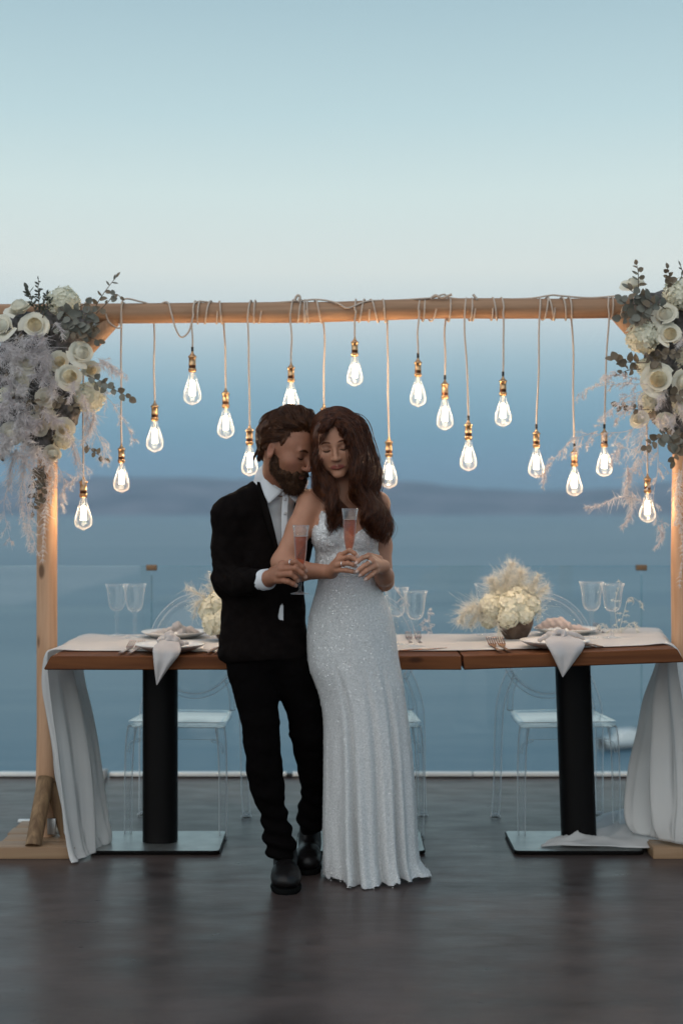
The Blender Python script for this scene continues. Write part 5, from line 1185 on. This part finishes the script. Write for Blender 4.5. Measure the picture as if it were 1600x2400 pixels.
hand(s, wrR, .024, WFR, .0078, [(783, 1322, 4.645), (805, 1312, 4.632), (826, 1311, 4.612)], None)
hand(s, wrL, .024, WFL, .0078, [(888, 1310, 4.65), (868, 1303, 4.63), (850, 1306, 4.605)], None)
V, Q = s.build(smooth=1)
cols = np.ones((len(V), 4)); cols[:, :3] = (.42, .203, .125); cols[:, :3] *= (1+.06*vnoise(V*50)+.03*vnoise(V*200))[:, None]
kf = .945
paint(cols, V, [WT(x, -.0915+.0095*(x/.02)**2, z) for x, z in ((-.019, -.0702), (-.013, -.0688), (-.006, -.0670), (.006, -.0670), (.013, -.0688), (.019, -.0702), (0, -.0760), (-.010, -.0752), (.010, -.0752), (-.016, -.0735), (.016, -.0735))], [.0076]*11, (.25, .060, .048), .95)
paint(cols, V, [WT(x*.031, -.088, .001) for x in (-1, 1)], [.017]*2, (.30, .15, .10), .7); paint(cols, V, [WT(x*.046, -.066, -.032) for x in (-1, 1)], [.024]*2, (.47, .21, .15), .5)
nails(cols, V, [P(*f[2]) for f in WFR+WFL], .007, (.66, .50, .44))
link(bpy.data.objects.new('body', raw_mesh('body', V-wb, Q, SKIN, cols=cols)), wom); FACE[0] = V
for x in (-1, 1):
    arcs(WT, [([(x*.013, -.0885, .0185), (x*.026, -.0880, .0225), (x*.038, -.0795, .0215), (x*.047, -.0690, .0155)], .0028)], HAIRM, wom, wb, 'eyebrow')
    arcs(WT, [([(x*.0165, -.0855, -.0065), (x*.026, -.0905, -.0115), (x*.037, -.0870, -.0110), (x*.0465, -.0775, -.0055)], .0022)], BRD_, wom, wb, 'eyelash')
ring(wom, wb, P(*WFR[2][0]), P(*WFR[2][1]), .55, .0086); ring(wom, wb, P(*WFL[1][0]), P(*WFL[1][1]), .45, .0086)
# gown
DRS = M('beaded_white_tulle', (.79, .80, .80), .5, c2=(.64, .655, .655), scale=160, detail=2, bump=.9, bscale=420, spec=.5, transl=.12)
SEQ = M('clear_sequins', (.92, .93, .94), .28, .30, spec=.8)
s = SDF(.0036); chest(s)
s.ell(P(815, 1330, 4.83), (.098, .08, .09), None, .03)
def neckline(p):
    d = p[..., 1]; px = 800+p[..., 0]*F/d; py = Y0+(H-p[..., 2])*F/d; m = F/4.76
    xc = 826
    front = np.where(px < xc, 1258-(xc-px)*.88, 1258-(px-xc)*.80)
    v = (front-py)/m; v = np.where(d > 4.86, (1235-py)/m, v)
    arm = np.maximum((752-(py-1192)*.15-px)/m*np.where(py < 1232, 1, 0)-np.where(py < 1232, 0, 1), (1188-py)/m)
    return np.maximum(np.maximum(v, arm), (py-1352)/m)
s.cut(neckline)
Vb, Qb = s.build(iso=.0055, smooth=1, disp=lambda V, N: .0018*vnoise(V*150))
rows = [(1318, 752, 880, 4.83, .088), (1345, 747, 884, 4.835, .092), (1372, 743, 891, 4.84, .097), (1412, 732, 907, 4.85, .107), (1450, 723, 920, 4.86, .118), (1490, 719, 927, 4.865, .122), (1532, 720, 932, 4.868, .122), (1567, 724, 938, 4.87, .12), (1600, 737, 944, 4.873, .118), (1635, 749, 949, 4.878, .118),
        (1687, 757, 956, 4.885, .12), (1760, 758, 965, 4.895, .125), (1842, 757, 971, 4.905, .13), (1925, 756, 975, 4.915, .135), (1990, 757, 979, 4.925, .14), (2030, 757, 985, 4.93, .145), (2052, 756, 990, 4.935, .15)]
rw = cr(rows, 130); nth = 220; th = np.linspace(0, 2*np.pi, nth, endpoint=False); Vd = np.zeros((130, nth, 3))
for i, (y, l, r, dc, b) in enumerate(rw):
    a = (r-l)/2/F*dc; cx = ((l+r)/2-800)/F*dc; z = H-(y-Y0)/F*dc; t = np.clip((y-1540)/500, 0, 1)
    f = .050*t*np.sin(4*th+1.1+.25*np.sin(y/170))+.030*t**1.2*np.sin(7*th+.5+.3*np.sin(y/150))+.010*t*np.sin(15*th+2+.4*np.sin(y/110))+.004*np.sin(13*th+y/40)*np.clip((y-1400)/100, 0, 1)
    for t0, am, sg_ in ((1.87+.10*(1-t), .19, .06), (1.42-.05*t, .10, .07), (.93, .17, .07)):
        f = f-am*t**.8*np.exp(-((th-t0)/sg_)**2)+am*.45*t*np.exp(-((th-t0-.14)/.09)**2)+am*.35*t*np.exp(-((th-t0+.14)/.09)**2)
    c, sn = np.cos(th), np.sin(th)
    e = np.where(np.abs(c) > .93, .25, 1.0); f = f*e
    Vd[i] = np.stack([cx+a*c*(1+f), dc-b*sn*(1+1.7*f)*np.where(sn > 0, 1, .9), np.full(nth, z)], -1)
    last = np.clip((y-2015)/40, 0, 1)
    Vd[i, :, 0] += last*.030*np.exp(-((th-.18)/.35)**2)+last*.03*np.exp(-((th-2*np.pi+.2)/.4)**2)
zc = Vd[-1, :, 2]; Vd[-14:, :, 2] += (np.linspace(0, 1, 14)[:, None]**2)*((.012+.010*vnoise(np.stack([th*4, 0*th, 0*th], -1))+.006*vnoise(np.stack([th*15, 0*th, 0*th], -1)))[None]-zc[None])*1.0
g = G(); g.grid(Vd[:, ::-1], cv=True); g.add(Vb, Qb)
# strap over the shoulder, second strap slipping off
g.tube(cr([P(757, 1200, 4.79), P(752, 1165, 4.80), P(748, 1141, 4.83), P(755, 1135, 4.87)], 16), .0045, 6); g.tube(cr([P(880, 1210, 4.80), P(884, 1165, 4.82), P(880, 1140, 4.87)], 16), .0045, 6); g.tube(cr([P(868, 1262, 4.765), P(893, 1250, 4.79), P(906, 1252, 4.86)], 12), .010, 8)
g.V = [v-wb for v in g.V]; dr = g.obj('gown', DRS, wom)
# sequins: thousands of tiny tilted discs lying on the cloth
me = dr.data; nv = len(me.vertices); co = np.zeros(nv*3); me.vertices.foreach_get('co', co); co = co.reshape(-1, 3); nr = np.zeros(nv*3); me.vertices.foreach_get('normal', nr); nr = nr.reshape(-1, 3)
nd = 130*nth; frontm = np.where((nr[:, 1] < .05))[0]
ns = 15000; i = RNG.choice(frontm, ns); top = RNG.choice(np.arange(nd, nd+len(Vb)), 3200); top = top[nr[top, 1] < .3]; i = np.concatenate([i, top])
ns = len(i); jt = RNG.normal(size=(ns, 3))*.004; jt -= (jt*nr[i]).sum(1)[:, None]*nr[i]; c = co[i]+nr[i]*.0012+jt; nn = nr[i]*np.where(((nr[i]*A(0, -1, 0)).sum(1) < -.2), -1, 1)[:, None]+RNG.normal(size=(ns, 3))*.30; nn /= np.linalg.norm(nn, axis=1)[:, None]
u = np.cross(nn, RNG.normal(size=(ns, 3))); u /= np.linalg.norm(u, axis=1)[:, None]; v = np.cross(nn, u); r = RNG.uniform(.0010, .0021, ns)[:, None]
Vs = np.stack([c+u*r, c+v*r, c-u*r, c-v*r], 1).reshape(-1, 3); g = G(); g.add(Vs, np.arange(ns*4).reshape(-1, 4)); o = g.obj('sequins', SEQ, wom, smooth=False); o['kind'] = 'stuff'
pk = RNG.choice(np.where(nr[i][:, 1] < -.25)[0], 1500, replace=False); rb = 1.1; Vp = (c[pk][:, None]+nr[i][pk][:, None]*.0012+(Vs.reshape(-1, 4, 3)[pk]-c[pk][:, None])*rb).reshape(-1, 3)
g = G(); g.add(Vp, np.arange(len(pk)*4).reshape(-1, 4)); o = g.obj('crystal_beads', M('bright_crystal', (.95, .95, .95), .16, .35, spec=1.0), wom, smooth=False); o['kind'] = 'stuff'
# hair
s = SDF(.0038); kk = .945
for p, r, k in [((0, .030, .046), (.080, .094, .080), .02), ((-.052, -.035, .050), (.022, .024, .040), .02), ((.054, -.036, .045), (.022, .024, .050), .02), ((0, .06, -.05), (.075, .05, .09), .03), ((-.064, -.028, .0), (.018, .030, .06), .02), ((.068, -.026, -.02), (.020, .036, .085), .02)]:
    s.ell(WT(*p), A(*r)*kk, WR, k)
def wpath(l): return [P(*q) for q in l]
s.chain(wpath([(848, 1030, 4.80), (858, 1100, 4.815), (866, 1165, 4.80), (882, 1215, 4.795)]), [.026, .030, .026, .012], .02); s.chain(wpath([(834, 1060, 4.755), (838, 1120, 4.735), (850, 1170, 4.72), (866, 1215, 4.715)]), [.012, .018, .016, .008], .02)
s.chain(wpath([(756, 1050, 4.785), (752, 1110, 4.785), (764, 1150, 4.755), (778, 1185, 4.735)]), [.012, .024, .022, .012], .02); s.chain(wpath([(800, 1080, 4.86), (808, 1150, 4.89)]), [.06, .06], .03)
s.ell(WT(0, -.128, -.016), A(.056, .062, .078)*kk, WR, .012, 's')
V, Q = s.build(smooth=1, disp=lambda V, N: .003*vnoise(V*A(120, 120, 25))+.003*np.sin(V[:, 2]*62+V[:, 0]*40)); link(bpy.data.objects.new('hair', raw_mesh('hair', V-wb, Q, HAIRM)), wom)
LOCK = []
def locks(A_, B_, nl, ns, rad, wave, r0=.0011):
    a = cr([P(*q) for q in A_], 26); b = cr([P(*q) for q in B_], 26); t = np.linspace(0, 1, 26)
    for k in range(nl):
        f = np.clip((k+RNG.uniform(.1, .9))/nl, 0, 1); gd = a*(1-f)+b*f; ph = 2.2*f+RNG.uniform(-.7, .7)
        amp = wave*3.6*np.clip(t-.22, 0, .5); gd = gd+amp[:, None]*np.stack([np.sin(t*17+ph), .9*np.cos(t*17+ph), .2*np.sin(t*11+ph)], -1); gd[:, 1] += RNG.normal()*.008
        n = ns; off = RNG.normal(size=(n, 1, 3))*rad*(.45+.9*np.sin(np.clip(t*1.05, 0, 1)*np.pi))[None, :, None]; L = RNG.uniform(.80, 1.0, n)
        ii = t[None]*L[:, None]*25; i0 = np.clip(ii.astype(int), 0, 24); fr_ = (ii-i0)[..., None]
        pth = gd[i0]*(1-fr_)+gd[i0+1]*fr_+off+RNG.normal(size=(n, 1, 3))*.0022*np.sin(t*20+ph)[None, :, None]
        LOCK.append(pth)
pt_ = (783, 981, 4.745)
locks([(792, 974, 4.775), (838, 985, 4.79), (862, 1045, 4.80), (872, 1110, 4.805), (886, 1170, 4.79), (902, 1225, 4.78), (918, 1276, 4.775)], [(788, 984, 4.72), (816, 1000, 4.70), (832, 1050, 4.705), (840, 1115, 4.70), (850, 1170, 4.69), (862, 1215, 4.69), (880, 1262, 4.695)], 34, 46, .0068, .012)
locks([(796, 973, 4.79), (846, 995, 4.82), (868, 1060, 4.83), (878, 1130, 4.84), (890, 1180, 4.82), (900, 1225, 4.80), (912, 1262, 4.79)], [(800, 973, 4.80), (840, 990, 4.82), (858, 1060, 4.82), (868, 1130, 4.83), (878, 1190, 4.80), (888, 1225, 4.79), (894, 1258, 4.78)], 16, 46, .008, .012)
locks([(790, 984, 4.715), (812, 1003, 4.69), (826, 1050, 4.69), (830, 1110, 4.69), (832, 1160, 4.688), (845, 1200, 4.69), (856, 1235, 4.70)], [(790, 984, 4.715), (814, 1005, 4.69), (831, 1060, 4.69), (838, 1120, 4.69), (846, 1170, 4.685), (858, 1205, 4.69), (868, 1245, 4.69)], 9, 34, .005, .010)
locks([(786, 980, 4.77), (760, 987, 4.78), (750, 1030, 4.785), (746, 1090, 4.785), (748, 1140, 4.755), (762, 1190, 4.73), (778, 1245, 4.72)], [(784, 982, 4.725), (760, 997, 4.715), (747, 1040, 4.73), (747, 1085, 4.73), (768, 1130, 4.715), (786, 1180, 4.705), (806, 1236, 4.70)], 20, 44, .0062, .010)
locks([(745, 1090, 4.745), (754, 1130, 4.73), (768, 1165, 4.72), (772, 1210, 4.715), (768, 1262, 4.715)], [(760, 1100, 4.73), (778, 1140, 4.715), (794, 1170, 4.71), (812, 1200, 4.705), (826, 1228, 4.70)], 8, 26, .004, .008)
locks([(783, 980, 4.735), (764, 990, 4.715), (753, 1015, 4.71), (748, 1050, 4.72)], [(784, 982, 4.725), (770, 994, 4.70), (758, 1012, 4.70), (751, 1040, 4.71)], 4, 14, .003, .003)
locks([(788, 982, 4.72), (794, 1000, 4.69), (802, 1025, 4.682), (812, 1050, 4.685)], [(790, 982, 4.72), (802, 1000, 4.69), (814, 1025, 4.685), (822, 1052, 4.69)], 4, 16, .0032, .004)
locks([(785, 980, 4.722), (772, 992, 4.702), (760, 1010, 4.696), (750, 1042, 4.70)], [(786, 981, 4.717), (777, 996, 4.694), (765, 1009, 4.690), (753, 1036, 4.69)], 7, 22, .0030, .002)
locks([(787, 981, 4.716), (789, 997, 4.692), (800, 1013, 4.686), (812, 1040, 4.686)], [(789, 981, 4.717), (797, 996, 4.692), (809, 1015, 4.687), (819, 1042, 4.688)], 7, 22, .0030, .003)
W = np.concatenate(LOCK)-wb; g = G(); strands(g, W, np.repeat(np.linspace(.0012, .00045, W.shape[1])[None], len(W), 0), 3)
n = 3800; D = RNG.normal(size=(n*3, 3)); D /= np.linalg.norm(D, axis=1)[:, None]; c0, r0 = (0, .030, .046), (.082, .096, .082); st = np.array(c0)+D*np.array(r0)
ok = (st[:, 2] > .03) & ((st[:, 1] > -.03) | (st[:, 2] > .088) | ((np.abs(st[:, 0]) > .048) & (st[:, 1] > -.06))); st = st[ok][:n]
def wfn(p, t):
    d = np.zeros_like(p); sgn = np.sign(p[:, 0]+.010); d[:, 0] = sgn*np.clip(.09-np.abs(p[:, 0]), 0, 1)*12; d[:, 2] = -.35-np.abs(p[:, 0])*9; d[:, 1] = .25; return d
pa = flow(WC, WR, st, .011, wfn, 10, shell(c0, r0, .0015, .010), .09); strands(g, WC+(pa*kk)@WR.T-wb, np.repeat(np.linspace(.0010, .0005, 10)[None], len(pa), 0), 3)
g.obj('hair_locks', HAIRM, wom)
g = G(); e = WT(.062, -.045, -.060); g.lathe([(0, .004), (.0035, .002), (.004, -.002), (0, -.006)], n=8); g.V[-1] = g.V[-1]+P(833, 1151, 4.69)-wb; g.obj('earring', M('gold_earring', (.7, .45, .2), .2, 1.0), wom)

# ------------------------------------------------------------------ champagne flutes in their hands
ROSE = THIN('rose_wine', (.92, .56, .42), (1, .9, .85), .5, .02, 0, .16, .15, 3, (.86, .36, .22)); FOAM = M('pale_foam', (.75, .60, .54), .6, transl=.3)
def flute(top, bot, tilt, label):
    o = thing('champagne_flute', bot, label, 'champagne flute', 'flutes of rose wine'); hgt = np.linalg.norm(top-bot); d = (top-bot)/hgt; R = Matrix(aim(d).tolist()); o.rotation_euler = R.to_euler(); k = hgt/.222
    of = [(0, 0), (.030, 0), (.031, .0012), (.022, .0032), (.007, .007), (.0042, .013), (.004, .022), (.0068, .030), (.0045, .038), (.0042, .052), (.007, .060), (.0052, .066), (.0065, .074), (.011, .086), (.0165, .110), (.0195, .14), (.0212, .17), (.0228, .195), (.0268, .222)]
    inn = [(.0261, .2222), (.0219, .195), (.0203, .17), (.0186, .14), (.0156, .110), (.0100, .088), (.0035, .079), (0, .078)]
    g = G(); g.lathe(np.array(of+inn)*k, n=32); g.obj('glass', CRY, o, recalc=True, weld=.0003)
    lq = [(0, .0783), (.0034, .0793), (.0098, .0883), (.0154, .1102), (.0184, .14), (.0201, .17), (.0212, .1855), (0, .1855)]
    g = G(); g.lathe(np.array(lq)*k, n=32); g.obj('rose_wine', ROSE, o, recalc=True, weld=.0003)
    g = G(); g.lathe(np.array([(0, .1858), (.0208, .1858), (.0211, .1878), (0, .1878)])*k, n=32); g.obj('foam', FOAM, o, recalc=True, weld=.0003)
flute(P(705, 1231, 4.602), P(703, 1392, 4.606), 0, 'flute of rose wine held by the bearded person, base clear of the hand')
flute(P(820, 1192, 4.60), P(817, 1352, 4.598), 0, 'flute of rose wine held in both hands before the beaded gown')
